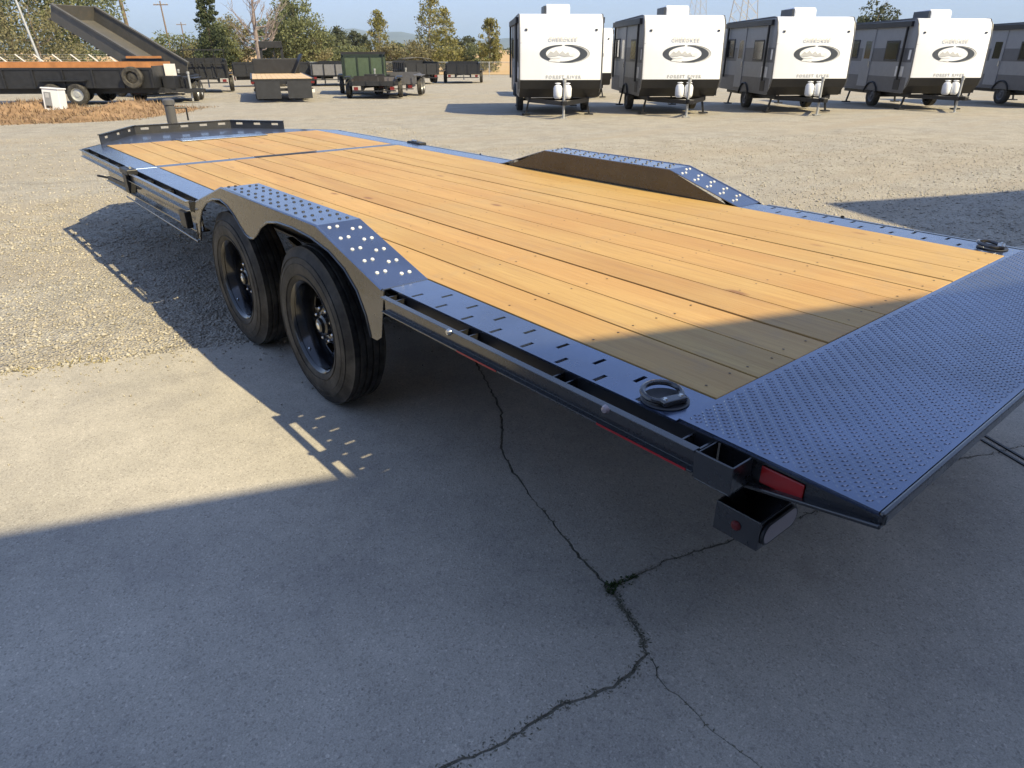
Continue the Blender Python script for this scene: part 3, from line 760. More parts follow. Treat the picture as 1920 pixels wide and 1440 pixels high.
    for i in range(n1):
        for j in range(n2):
            x = -.147 + (i + .5) * px; y = -.008 - (j + .5) * px; z = DZ - .0005 - .0035 * (-y / .475)
            for q in (0, 1):
                cx, cy = x + q * px / 2, y - q * px / 2
                if cy < -.462 or cx > WD + .148: continue
                dx, dy = (math.cos(R(38)), math.sin(R(38))) if (i + j) % 2 == q else (math.cos(R(38)), -math.sin(R(38)))
                if q == 1: pass
                a = [(L * dx, L * dy, 0), (-wd * dy, wd * dx, 0), (-L * dx, -L * dy, 0), (wd * dy, -wd * dx, 0), (.5 * L * dx, .5 * L * dy, h), (-.5 * L * dx, -.5 * L * dy, h)]
                m.add([(cx + p[0], cy + p[1], z + p[2] - .0003) for p in a], [(0, 1, 4), (1, 5, 4), (1, 2, 5), (2, 3, 5), (3, 4, 5), (3, 0, 4)])
    tag(m.build('tread_lozenges', paint_worn, rp), kind='stuff')
    m = MB(); m.bx(-.159, WD + .159, yr - .013, yr - .0005, DZ - .036, DZ - .0035); m.build('tail_bar', paint_side, root, bevel=.005)
    for side in (0, 1):
        X = (lambda v: v) if side == 0 else (lambda v: WD - v)
        m = MB(); m.prism([(-.115, .790), (yr - .014, .787), (yr - .014, .768), (-.115, .70)], lambda a, b, s_: Vector((X(-.150 + .006 * s_), a, b))); wo_ = m.build('wedge_side', paint_side, root)
        m = MB(); m.bar((X(-.157), -.10, .698), (X(-.157), yr - .012, .770), .026, .010, up=(0, 0, 1)); m.build('wedge_flange', paint_side, wo_, bevel=.003)
        m = MB(); m.bar((X(-.156), -.10, .790), (X(-.156), yr - .01, .786), .011, .005); m.build('wedge_top_lip', paint_side, wo_)
        # lamp recess and the red lamp
        m = MB(); lo, hi = sorted((X(-.1555), X(-.1505))); m.bx(lo, hi, -.325, -.225, .733, .776); m.build('tail_lamp', redlens, wo_, bevel=.002)
        # rail end cap: short open box section
        m = MB(); lo, hi = sorted((X(-.236), X(-.157)))
        m.bx(X(-.236) if side == 0 else X(-.231), X(-.231) if side == 0 else X(-.236), -.205, -.106, .722, .791)
        m.bx(lo + .0005, hi, -.115, -.1105, .723, .789).bx(lo + .0005, hi, -.2045, -.199, .723, .789).bx(lo, hi, -.204, -.1105, .718, .7225); m.build('end_pocket', paint_side, root, bevel=.002)
        # lamp box hanging below the wedge
        bx0, bx1 = X(-.145), X(.015); lo, hi = sorted((bx0, bx1)); y0, y1, z0, z1 = -.245, -.125, .545, .625
        m = MB(); m.bx(lo, lo + .005, y0, y1, z0, z1).bx(hi - .005, hi, y0, y1, z0, z1).bx(lo + .005, hi - .005, y1 - .005, y1, z0, z1).bx(lo + .005, hi - .005, y0, y0 + .005, z0, z1).bx(lo + .005, hi - .005, y0 + .005, y1 - .005, z0, z0 + .005)
        bo = m.build('lamp_box', paint_side, root, bevel=.0015)
        m = MB(); m.bar((X(-.05), y1 - .004, z1 - .01), (X(-.05), y1 - .004, .70), .05, .008, up=(0, 1, 0)); m.build('lamp_hanger', paint_side, bo)
        c = Vector(((lo + hi) / 2, y0 - .001, (z0 + z1) / 2)); pts = [(c.x + (.046 if math.cos(a) > 0 else -.046) + .027 * math.cos(a), c.z + .027 * math.sin(a)) for a in np.linspace(0, 2 * math.pi, 32, endpoint=False)]
        m = MB(); m.prism(pts, lambda a, b, s_: Vector((a, y0 - .010 * s_ + .001, b))); m.build('oval_lamp', lensgrey, bo, bevel=.003)
        m = MB(); m.path([(a, y0 - .004, b) for a, b in pts], .005, 6, True); m.build('lamp_grommet', blackpl, bo, smooth=True)
        m = MB(); m.lathe([(0, .008), (.008, .007), (.012, .003), (.013, 0)], (bx0 + (-.0005 if side == 0 else .0005), -.185, .585), (-1 if side == 0 else 1, 0, 0), 14); m.build('side_marker', oldlens, bo, smooth=True)
    # front platform
    fp = [(-.20, 6.53), (-.02, 6.80), (.50, 7.52), (1.58, 7.52), (WD + .02, 6.80), (WD + .20, 6.53)]
    m = MB(); m.prism([(-.003, UF), (-.003, 6.80), (.46, 7.52), (1.47, 7.52), (1.88, 7.01), (WD + .003, 6.80), (WD + .003, UF)], lambda a, b, s_: Vector((a, b, DZ - .012 + .008 * s_))); m.build('front_plate', matte, root)
    m = MB(); m.bx(.62, 1.46, UF - .17, UF + .06, DZ + .002, DZ + .009); m.build('toe_plate', paint, root, bevel=.002)
    for side in (0, 1):
        X = (lambda v: v) if side == 0 else (lambda v: WD - v)
        m = MB(); m.prism([(-.004, 6.5005), (-.225, 6.5005), (-.215, 6.55), (-.022, 6.80), (-.004, 6.78)], lambda a, b, s_: Vector((X(a), b, DZ - .014 + .0085 * s_))); m.build('corner_gusset', paint, root)
    for a, b in ((fp[0], fp[1]), (fp[4], fp[5])):
        m = MB(); m.bar((a[0], a[1], .752), (b[0], b[1], .752), .012, .085); m.build('corner_plate', paint_side, root)
    # bulkhead rail with hand slots
    line = [(-.01, 6.78), (.46, 7.50), (1.46, 7.50), (1.87, 7.0)]
    for (x0, y0), (x1, y1), ns in ((line[0], line[1], 3), (line[1], line[2], 5), (line[2], line[3], 3)):
        a, b = Vector((x0, y0, 0)), Vector((x1, y1, 0)); L = (b - a).length; e = (b - a).normalized()
        hs = [(L * (k + .5) / ns - .04, L * (k + .5) / ns + .04, .834, .856) for k in range(ns)]
        mm = slotted_plate(0, L, .785, .874, .004, .008, hs); mm.v = [a + e * v.x + Vector((0, 0, v.y)) + Vector((-e.y, e.x, 0)) * v.z for v in mm.v]
        mm.build('bulkhead_rail', blackrail, root)
        m = MB(); m.bar(a + Vector((0, 0, .878)), b + Vector((0, 0, .878)), .03, .008); m.build('rail_cap', paint_side, root)
    # tongue and jack
    for s in (-1, 1): m = MB(); m.bar((1.04 + s * .75, 6.2, .60), (1.04 + s * .07, 8.75, .55), .07, .16); m.build('tongue_beam', paint_side, root, bevel=.004)
    m = MB(); m.bx(.97, 1.11, 8.6, 8.95, .50, .62); m.build('coupler', dark, root, bevel=.01)
    m = MB(); m.lathe([(.055, .40), (.055, 1.02), (.066, 1.02), (.066, 1.07), (.03, 1.085), (0, 1.085)], (1.04, 8.22, 0), (0, 0, 1), 20); j = m.build('jack', simple('jack_grey', (.09, .09, .095), .5), root, smooth=True)
    m = MB(); m.lathe([(.04, .05), (.04, .42)], (1.04, 8.22, 0), (0, 0, 1), 16); m.bx(.95, 1.13, 8.13, 8.31, .0, .05); m.build('jack_foot', dark, j)
    m = MB(); m.tube((1.10, 8.22, .98), (1.22, 8.22, .98), .01).tube((1.22, 8.22, .98), (1.22, 8.22, .84), .01); m.build('jack_crank', dark, j)
    # side winch handle under the front corner
    m = MB(); m.bar((-.20, 5.15, .655), (-.21, 5.7, .648), .022, .03).bar((-.21, 5.7, .648), (-.27, 5.8, .66), .016, .016).bar((-.20, 5.15, .655), (-.10, 4.95, .66), .025, .035); m.build('winch_arm', dark, root, bevel=.004)
    MB().tube((-.24, 3.4, .575), (-.21, 5.2, .572), .006).build('tie_rod', paint_side, root, smooth=True)
    OFF = Vector((0, 0, 0))
flatbed()

# ------------------------------------------------------------------ small travel trailers
def caravan():
    root = empty('travel_trailer', (0, 0, 0))
    w2, L, zb, zt = 1.19, 4.7, .50, 2.66
    # shell profile (y back, z) ; front is y = 0 and looks to -y
    pr = [(.34, zb), (.10, .74), (.0, .98), (.03, 1.6), (.07, 2.2), (.16, 2.50), (.30, zt - .02), (.5, zt), (L - .1, zt - .05), (L, zt - .15), (L, zb)]
    m = MB(); m.prism(pr, lambda a, b, s: Vector((-w2 + .012 if s == 0 else w2 - .012, a, b))); sh = m.build('body_shell', grey_panel, root, bevel=.03)
    # white front cap
    cap = [(.0, .98), (.03, 1.6), (.07, 2.2), (.16, 2.50), (.30, zt - .02), (.5, zt)]
    m = MB(); n = len(cap); xs = (-w2 + .03, -w2 + .09, w2 - .09, w2 - .03)
    for (a, b) in cap:
        for k, x in enumerate(xs): m.v.append(Vector((x, a - .02 + (.02 if k in (0, 3) else 0), b + (.012 if a > .2 else 0))))
    for i in range(n - 1):
        for k in range(3): m.f.append((i * 4 + k, i * 4 + k + 1, (i + 1) * 4 + k + 1, (i + 1) * 4 + k))
    fc = m.build('front_cap', white, root, smooth=True)
    m = MB(); m.bx(-w2 + .03, w2 - .03, -.028, -.02, 1.93, 1.938); m.build('cap_seam', logo_grey, fc)
    for v in m.v: pass
    fc.children[0].rotation_euler = (0, 0, 0); fc.children[0].location = (0, .065, 0)
    m = MB(); lo = [(.34, zb), (.10, .74), (.0, .98)]
    for (a, b) in lo:
        for x in (-w2 + .03, w2 - .03): m.v.append(Vector((x, a - .022, b)))
    m.f += [(0, 1, 3, 2), (2, 3, 5, 4)]; m.build('front_apron', blackpl, root)
    for s in (-1, 1):
        m = MB(); m.path([(s * (w2 - .005), a - .005, b + .005) for a, b in pr[1:9]], .016, 6); m.build('corner_trim', dkgrey_panel, root, smooth=True)
    # oval emblem on the cap
    def ring(cx, cz, ax_, az, t0, t1, a0, a1, mat, nm, yo=-.008):
        mm = MB(); N = 40
        for k in range(N + 1):
            a = a0 + (a1 - a0) * k / N; tw = t0 + (t1 - t0) * math.sin(math.pi * k / N)
            for q in (1 + tw / 2, 1 - tw / 2 / 1.0):
                z = cz + az * q * math.sin(a); x = cx + ax_ * q * math.cos(a); y = -.02 + .03 * (z - .98) / .62 + yo
                mm.v.append(Vector((x, y, z)))
        for k in range(N): mm.f.append((2 * k, 2 * k + 1, 2 * k + 3, 2 * k + 2))
        return mm.build(nm, mat, fc)
    cz = 1.66
    ring(.08, cz, .60, .215, .10, .30, R(95), R(265), logo_dark, 'emblem_ring')
    ring(.08, cz, .60, .215, .08, .46, R(-100), R(88), logo_dark, 'emblem_ring')
    ring(.12, cz - .01, .66, .225, .02, .09, R(-70), R(70), logo_grey, 'emblem_ring', -.009)
    def blob(pts, mat, nm, yo=-.010):
        mm = MB(); mm.v = [Vector((x, -.02 + .03 * (z - .98) / .62 + yo, z)) for x, z in pts]; mm.f = [tuple(range(len(pts)))]; mm.build(nm, mat, fc)
    blob([(-.42, 1.60), (-.30, 1.72), (-.22, 1.68), (-.14, 1.75), (-.05, 1.66), (.04, 1.73), (.12, 1.65), (.2, 1.7), (.26, 1.60), (.1, 1.58), (-.05, 1.62), (-.2, 1.585)], logo_grey, 'emblem_shape')
    blob([(-.40, 1.58), (-.1, 1.575), (.0, 1.54), (-.2, 1.53)], logo_pale, 'emblem_shape')
    blob([(.22, 1.64), (.38, 1.70), (.44, 1.64), (.36, 1.585), (.26, 1.59)], logo_pale, 'emblem_shape')
    blob([(-.36, 1.47), (-.05, 1.44), (.02, 1.475), (-.3, 1.515)], logo_pale, 'emblem_shape')
    tilt = Vector((0, .05, 1)).normalized()
    text_mesh('CHEROKEE', .13, 'cap_lettering', logo_pale2, fc, (.05, -.004 + .012, 2.03), (1, 0, 0), tilt, .004, 1.35)
    text_mesh('FOREST RIVER', .115, 'maker_lettering', logo_grey, fc, (.08, -.026, 1.055), (1, 0, 0), tilt, .004, 1.45)
    for s in (-1, 1):
        m = MB(); m.bx(s * .99 - .03, s * .99 + .03, .035, .075, 2.24, 2.29); m.build('clearance_lamp', logo_dark, root)
    # side bands, windows, door (both flanks)
    for s in (-1, 1):
        def panel(y0, y1, z0, z1, mat, nm, t=.004, par=root):
            x0, x1 = sorted((s * (w2 - .0125), s * (w2 - .012 + t))); mm = MB(); mm.bx(x0, x1, y0, y1, z0, z1); return mm.build(nm, mat, par)
        panel(.12, L - .03, 1.42, 1.83, dkgrey_panel, 'side_band', .003)
        panel(.2, L - .03, zb + .02, .98, dkgrey_panel, 'side_skirt', .003)
        panel(.42, L - .12, zt - .22, zt - .07, blackpl, 'awning_case', .09)
        m = MB(); m.bar((s * (w2 + .05), .62, .9), (s * (w2 + .05), .62, 2.5), .05, .06); m.build('awning_arm', blackpl, root)
        m = MB(); m.bar((s * (w2 + .05), L - .5, .9), (s * (w2 + .05), L - .5, 2.5), .05, .06); m.build('awning_arm', blackpl, root)
        wd = panel(.95, 1.75, 1.45, 2.05, blackpl, 'window', .02); 
        x0, x1 = sorted((s * (w2 + .002), s * (w2 + .012))); mm = MB(); mm.bx(x0, x1, 1.0, 1.70, 1.5, 2.0); mm.build('pane', glass, wd)
        dr = panel(2.55, 3.2, .62, 2.42, grey_panel, 'door', .02)
        x0, x1 = sorted((s * (w2 + .004), s * (w2 + .010))); mm = MB(); mm.bx(x0, x1, 2.68, 3.07, 1.5, 2.05); mm.build('pane', glass, dr)
        mm = MB(); mm.bx(*sorted((s * (w2 + .006), s * (w2 + .03))), 2.6, 2.64, 1.25, 1.42); mm.build('handle', chrome, dr)
        wd = panel(3.55, 4.3, 1.5, 2.1, blackpl, 'window', .02)
        x0, x1 = sorted((s * (w2 + .002), s * (w2 + .012))); mm = MB(); mm.bx(x0, x1, 3.6, 4.25, 1.55, 2.05); mm.build('pane', glass, wd)
        panel(.22, .34, 1.5, 1.78, white, 'side_decal', .005)
        panel(.45, .9, 1.0, 1.30, logo_pale, 'storage_hatch', .01)
        panel(.5, .85, .60, .92, blackpl, 'storage_hatch', .012)
        for y in (2.2,):
            mm = MB(); t = .2; mm.lathe([(.19, .02), (.21, .0), (.30, .0), (.33, .02), (.335, t - .02), (.30, t), (.2, t)], (s * (w2 - .05), y, .335), (-s, 0, 0), 28)
            ty = mm.build('tyre', rubber, root, smooth=True)
            mm = MB(); mm.lathe([(0, .02), (.06, .02), (.07, .05), (.15, .06), (.18, .02), (.20, .015)], (s * (w2 - .05), y, .335), (-s, 0, 0), 20); mm.build('rim', dkgrey_panel, ty, smooth=True)
            mm = MB(); mm.path([(s * (w2 + .01), y + .42 * math.cos(a), .36 + .42 * math.sin(a)) for a in np.linspace(.2, 2.94, 12)], .03, 6); mm.build('wheel_arch', blackpl, root)
        for y in (.55, 4.2):
            mm = MB(); mm.bar((s * .85, y, .5), (s * .95, y, .03), .05, .05).bx(s * .95 - .12, s * .95 + .12, y - .1, y + .1, 0, .04); mm.build('stabiliser_jack', blackpl, root)
    MB().tube((-1.0, 2.2, .335), (1.0, 2.2, .335), .04).build('axle', blackpl, root)
    m = MB(); m.bx(-.9, -.82, .3, L - .1, .38, .5).bx(.82, .9, .3, L - .1, .38, .5); m.build('chassis', blackpl, root)
    # draw bar, gas bottles, jack
    for s in (-1, 1): m = MB(); m.bar((s * .85, .35, .42), (s * .06, -1.05, .42), .06, .11); m.build('draw_bar', blackpl, root)
    m = MB(); m.bx(-.07, .07, -1.3, -1.0, .38, .5); m.build('coupler', blackpl, root, bevel=.02)
    for s in (-1, 1):
        m = MB(); m.lathe([(0, .02), (.08, .0), (.11, .03), (.125, .08), (.125, .27), (.10, .34), (.045, .37), (.045, .42), (0, .42)], (s * .135 + .03, -.34, .50), (0, 0, 1), 20); m.build('gas_bottle', white, root, smooth=True)
        m = MB(); m.path([(s * .135 + .03 + .075 * math.cos(a), -.34 + .075 * math.sin(a), .90) for a in np.linspace(0, 6.28, 16, endpoint=False)], .012, 5, True); m.build('bottle_collar', white, root, smooth=True)
    m = MB(); m.lathe([(.035, .02), (.035, .95), (.05, .95), (.05, 1.05), (0, 1.05)], (.02, -.85, .0), (0, 0, 1), 12).bx(-.08, .12, -.95, -.75, 0, .025); m.build('tongue_jack', galv, root, smooth=True)
    # roof
    m = MB(); m.prism([(1.0, zt), (1.02, zt + .22), (1.12, zt + .29), (1.85, zt + .27), (1.95, zt)], lambda a, b, s: Vector((-.36 if s == 0 else .34, a, b))); m.build('air_conditioner', white, root, bevel=.04)
    m = MB(); m.bx(-.42, -.361, 1.03, 1.9, zt + .01, zt + .24); m.build('air_conditioner_side', logo_dark, root)
    m = MB(); m.bx(.55, .8, 2.6, 2.9, zt - .03, zt + .10); m.build('roof_vent', white, root, bevel=.02)
    return root
cv = caravan()
GR = 'white fronted travel trailers parked in a row'
spots = [(1052, 21.5, 'white fronted travel trailer nearest the trees, leftmost in the parked row'),
         (1281, 22.1, 'white fronted travel trailer second from the left in the parked row'),
         (1525, 22.9, 'white fronted travel trailer third in the row, below a lattice pylon'),
         (1783, 23.9, 'white fronted travel trailer fourth in the row, right of the tall tree'),
         (2046, 25.0, 'travel trailer cut off by the right edge, showing only its grey side'),
         (1096, 31.5, 'travel trailer in a back row, glimpsed through the gap between the two leftmost')]
CP, SP = math.cos(PIT), math.sin(PIT)
def rcol(px, d, z=0.0): return (px - 960) * (CP * d - SP * (z - CAM.z)) / 1281.77
for k, (px, d, lab) in enumerate(spots):
    o = cv if k == 0 else copy_tree(cv)
    place(o, rcol(px, d, 1.4), d, R(2.8 + (k % 3) * .3)); tag(o, lab, 'travel trailer', GR)

# ------------------------------------------------------------------ work trailers in the yard
def small_wheel(root, x, y, r, s, wd=.2):
    mm = MB(); mm.lathe([(r * .58, .02), (r * .64, 0), (r * .9, 0), (r, .025), (r, wd - .025), (r * .9, wd), (r * .6, wd)], (x, y, r), (-s, 0, 0), 26); t = mm.build('tyre', rubber, root, smooth=True)
    mm = MB(); mm.lathe([(0, .03), (r * .2, .03), (r * .25, .06), (r * .5, .07), (r * .56, .02), (r * .62, .015)], (x, y, r), (-s, 0, 0), 18); mm.build('rim', galv if s > 0 else rimm, t, smooth=True)
def dump_trailer(name, label, L=4.2, w=2.0, h=.75, floor=.72, paintm=None, group='dump trailers parked at the back of the yard', tail=None, gooseneck=False, topboard=None):
    """rear looks to -y (local), tongue to +y"""
    p = paintm or dark; root = empty(name, (0, 0, 0), label, 'trailer', group); w2 = w / 2
    m = MB(); m.bx(-w2, w2, 0, L, floor - .06, floor); m.build('floor', p, root)
    for s in (-1, 1):
        m = MB(); x0, x1 = sorted((s * w2, s * (w2 - .04))); m.bx(x0, x1, .04, L, floor, floor + h); sd = m.build('side_wall', p, root)
        m = MB(); x0, x1 = sorted((s * (w2 + .03), s * (w2 - .05))); m.bx(x0, x1, .0, L, floor + h - .001, floor + h + .07); m.build('top_rail', p, sd)
        for k in range(7):
            y = .06 + (L - .12) * k / 6; m = MB(); x0, x1 = sorted((s * (w2 + .001), s * (w2 + .05))); m.bx(x0, x1, y - .03, y + .03, floor - .05, floor + h); m.build('side_post', p, sd)
        if topboard:
            m = MB(); x0, x1 = sorted((s * (w2 - .03), s * (w2 + .01))); m.bx(x0, x1, .02, L - .02, floor + h + .072, floor + h + .24); m.build('top_board', topboard, sd)
        m = MB(); m.bx(*sorted((s * (w2 + .02), s * (w2 + .26))), L * .5 - .8, L * .5 + .8, .80, .83); m.build('fender', p, root)
        for y in (-.42, .42): small_wheel(root, s * (w2 + .24), L * .5 + y, .36, s)
        m = MB(); m.bx(*sorted((s * .45, s * .55)), .1, L + .1, floor - .26, floor - .061); m.build('chassis', p, root)
        m = MB(); m.bar((s * .5, L, floor - .17), (s * .04, L + 1.4, floor - .2), .08, .14); m.build('tongue_beam', p, root)
    m = MB(); m.bx(-w2 + .04, w2 - .04, L - .04, L, floor, floor + h + .12); m.build('headboard', p, root)
    t = MB(); t.bx(-w2, w2, .0, .04, floor, floor + h - .02); tg = t.build('tailgate', tail or p, root)
    for k in range(4):
        x = -w2 + .08 + (w - .16) * k / 3; m = MB(); m.bx(x - .03, x + .03, -.045, -.001, floor, floor + h - .02); m.build('gate_rib', p, tg)
    for s in (-1, 1):
        m = MB(); m.bx(s * (w2 - .2) - .09, s * (w2 - .2) + .09, -.02, .05, floor - .22, floor - .1); m.build('tail_lamp', oldlens, root)
    m = MB(); m.bx(-w2 + .05, w2 - .05, -.01, .06, floor - .28, floor - .23); m.build('bumper', p, root)
    m = MB(); m.lathe([(.04, .05), (.04, 1.0), (.055, 1.0), (.055, 1.08), (0, 1.08)], (0, L + .9, 0), (0, 0, 1), 12); m.build('jack', galv, root, smooth=True)
    m = MB(); m.bx(-.45, .45, L + .08, L + .5, floor - .12, floor + .32); m.build('pump_box', p, root, bevel=.01)
    return root
def at(px, d, o, rot, dz=0): place(o, rcol(px, d), d, R(rot), dz)

# long dump trailer seen from its side at the left, orange boards on top
lt = dump_trailer('dump_trailer', 'long black dump trailer with orange side boards parked at the left edge', L=6.2, w=2.1, h=.55, floor=.62, topboard=orangewood, group=None)
m = MB(); m.bx(-1.06, -1.02, 4.6, 5.9, 1.52, 1.60); m.build('upper_board', orangewood, lt)
m = MB(); m.bx(-1.09, -1.085, 4.4, 5.95, 1.40, 1.51); m.build('tarp_roll', dark, lt)
m = MB(); m.lathe([(.20, .02), (.22, 0), (.33, 0), (.36, .03), (.36, .17), (.33, .2), (.2, .2)], (1.36, 5.55, .92), (-1, 0, 0), 28); m.lathe([(0, .04), (.1, .04), (.2, .08), (.21, .03)], (1.36, 5.55, .92), (-1, 0, 0), 20); m.build('spare_wheel', rubber, lt, smooth=True)
place(lt, -19.3, 27.6, R(-84))
# raised dump bed
def raised_bed():
    root = empty('raised_dump_trailer', (0, 0, 0), 'grey dump trailer with its long bed tipped high, in front of the big tree', 'trailer')
    for s in (-1, 1):
        m = MB(); m.bx(*sorted((s * .45, s * .58)), -.6, 5.4, .5, .68); m.build('chassis', dark, root)
        for y in (1.2, 2.1): small_wheel(root, s * 1.0, y, .37, s)
    m = MB(); m.bx(-.6, .6, -.65, -.5, .35, .7).bx(-.9, .9, 2.7, 2.8, .45, .6); m.build('bumper', dark, root)
    T = Matrix.Translation((0, .1, .74)) @ Matrix.Rotation(R(24), 4, 'X')
    L = 5.7
    m = MB(); m.bx(-1.05, 1.05, 0, L, 0, .05); m.v = [T @ v for v in m.v]; b = m.build('bed_floor', taupe, root)
    for s in (-1, 1):
        m = MB(); m.bx(*sorted((s * 1.05, s * 1.0)), 0, L, .0505, .62); m.v = [T @ v for v in m.v]; sw = m.build('bed_side', taupe, b)
        m = MB(); m.bx(*sorted((s * 1.1, s * .97)), 0, L, .621, .69); m.v = [T @ v for v in m.v]; m.build('bed_rail', taupe, b)
        m = MB()
        m.bx(*sorted((s * .5, s * .4)), 0, L, -.13, -.001); m.v = [T @ v for v in m.v]; m.build('bed_beam', taupe, b)
    for k in range(9):
        m = MB(); y = .2 + k * .7; m.bx(-1.04, 1.04, y, y + .06, -.08, -.0012); m.v = [T @ v for v in m.v]; m.build('bed_crossmember', taupe, b)
    m = MB(); m.bx(-1, 1, L - .05, L, .051, .66); m.v = [T @ v for v in m.v]; m.build('bed_front', taupe, b)
    m = MB(); q = T @ Vector((0, 3.6, -.05)); m.tube((0, 2.2, .6), Vector((0, 2.2, .6)).lerp(q, .55), .08).tube(Vector((0, 2.2, .6)).lerp(q, .5), q, .05); m.build('lift_ram', galv, root, smooth=True)
    return root
rb = raised_bed(); place(rb, rcol(322, 33), 33, R(66))
# trailer tails between the tipped bed and the deck trailer
t2 = dump_trailer('utility_trailer', 'low black trailer with red and white tape on its bumper, left of the jack post', L=3.0, w=1.9, h=.28, floor=.55, group=None)
m = MB(); m.bx(-.9, .1, -.06, -.05, .34, .42); m.build('tape', redtape, t2); m = MB(); m.bx(.101, .9, -.06, -.05, .34, .42); m.build('tape', whitetape, t2)
m = MB(); m.bx(.35, .75, -.03, -.005, .9, 1.35); m.build('notice_board', whitetape, t2)
at(300, 28.3, t2, 12)
t3 = dump_trailer('tall_dump_trailer', 'tall black dump trailer showing its dark tailgate, right of the tipped bed', L=3.6, w=1.9, h=.7, floor=.7, group=None)
at(392, 36.5, t3, 22)
m = MB()
for k in range(5): m.bar((-.9 + .45 * k, -.05, .75), (-.9 + .45 * k, -.35, 1.9), .04, .04)
m.bar((-.95, -.35, 1.9), (.95, -.35, 1.9), .05, .05).bar((-.95, -.2, 1.32), (.95, -.2, 1.32), .04, .04); m.build('ramp_gate', dark, t3)
t4 = dump_trailer('dump_trailer', 'black dump trailer standing crosswise behind the deck trailer', L=4.4, w=2.0, h=.62, floor=.62, group=None)
at(440, 45, t4, -70)

# deck-over trailer seen from behind
def deckover():
    root = empty('deck_over_trailer', (0, 0, 0), 'black deck-over trailer with pale wood deck, a dark cab frame standing on its front', 'trailer')
    w2 = 1.1; f = .80
    keep = []
    for k in range(12):
        m = MB(); x = -w2 + .1833 * k; m.bx(x + .004, x + .179, 0, 7.0, f, f + .045); m.build('deck_board', palewood, root)
    m = MB(); m.bx(-w2 - .04, w2 + .04, -.06, -.002, f - .16, f + .03); m.build('rear_channel', dark, root)
    for s in (-1, 1):
        m = MB(); m.bx(*sorted((s * (w2 + .001), s * (w2 + .07))), -.06, 7.0, f - .12, f + .05); m.build('rub_rail', dark, root)
        m = MB(); m.bx(*sorted((s * .4, s * .52)), .0, 7.4, f - .34, f - .001); m.build('main_beam', dark, root)
        for y in (2.0, 2.9):
            small_wheel(root, s * 1.06, y, .38, s, .22); small_wheel(root, s * .80, y, .38, s, .22)
        m = MB(); m.bar((s * .58, -.1, f - .05), (s * .58, -.16, .14), .90, .06, up=(0, 1, 0)); m.build('folded_ramp', dark, root)
        m = MB(); m.bx(*sorted((s * .98, s * 1.16)), -.075, -.06, f - .13, f - .06); m.build('tail_lamp', oldlens, root)
    m = MB(); m.bx(.86, 1.14, -.1, -.08, .34, .46); m.build('number_plate', whitetape, root)
    m = MB(); m.bx(-1.1, 1.1, -.02, .06, .40, .5); m.build('bumper', dark, root)
    # cab-guard frame and gooseneck at the front
    g = MB()
    for s in (-1, 1): g.bar((s * .46 - .1, 6.9, f), (s * .46 - .1, 6.9, f + 1.15), .12, .12)
    g.bar((-.62, 6.9, f + 1.24), (.40, 6.9, f + 1.24), .34, .28).bar((-.55, 6.9, f + .5), (.55, 6.9, f + .5), .06, .06).bar((0, 6.9, f), (0, 6.9, f + 1.0), .07, .07)
    g.build('headache_rack', dark, root, bevel=.01)
    m = MB(); m.bx(-1.0, 1.02, 6.2, 6.8, f + .046, f + .66); m.build('tool_box', dark, root, bevel=.02)
    for s in (-1, 1): m = MB(); m.bar((s * .4, 7.0, f - .2), (s * .25, 8.9, f + .55), .1, .22); m.build('gooseneck_beam', dark, root)
    m = MB(); m.bar((.7, 5.9, f + .05), (1.15, 6.0, f + .85), .5, .05); m.build('stowed_ramp', dark, root)
    m = MB(); m.tube((0, 8.9, .5), (0, 8.9, f + .7), .08); m.build('gooseneck_post', dark, root, smooth=True)
    return root
do = deckover(); at(534, 28.6, do, 19)
g1 = dump_trailer('dump_trailer', 'green dump trailer with a green tailgate, beside the deck trailer', L=3.8, w=1.9, h=.88, floor=.74, paintm=simple('dark_green_frame', (.02, .032, .024), .45), tail=greenpaint, group=None)
m = MB(); m.bx(-1.0, 1.0, -.12, .2, 1.70, 1.80); m.build('tarp_roll', dark, g1)
at(686, 34.5, g1, 12)
t5 = dump_trailer('equipment_trailer', 'low flat trailer parked in front of the green dump trailer', L=2.2, w=1.9, h=.14, floor=.55, group=None)
m = MB(); m.bx(-.93, .93, .05, 2.15, .551, .59); m.build('deck', palewood, t5); at(702, 31.2, t5, 9)
t6 = dump_trailer('car_hauler', 'small grey trailer tongue sticking out right of the green trailer', L=2.6, w=1.7, h=.25, floor=.55, paintm=simple('grey_frame', (.10, .10, .11), .5), group=None); at(742, 33.4, t6, 0)
for px, d, rot, lab, hh in ((792, 49, 20, 'black dump trailer with raised tarp bows, left of the pair by the far fence', .62), (868, 50, 3, 'black dump trailer with plain box, rightmost of the pair by the far fence', .56), (620, 45, 8, 'black dump trailer with grey tailgate panel, left of the green trailer', .6)):
    o = dump_trailer('dump_trailer', lab, L=4.0, w=2.2, h=hh, floor=.62, tail=simple('grey_gate', (.16, .16, .17), .5) if px == 620 else None)
    if px == 792:
        m = MB()
        for k in range(3): y = 1.0 + k * 1.0; m.path([(-1.05, y, 1.3), (-.8, y, 1.48), (0, y, 1.56), (.8, y, 1.48), (1.05, y, 1.3)], .03, 6)
        m.build('tarp_bow', dark, o)
    at(px, d, o, rot)

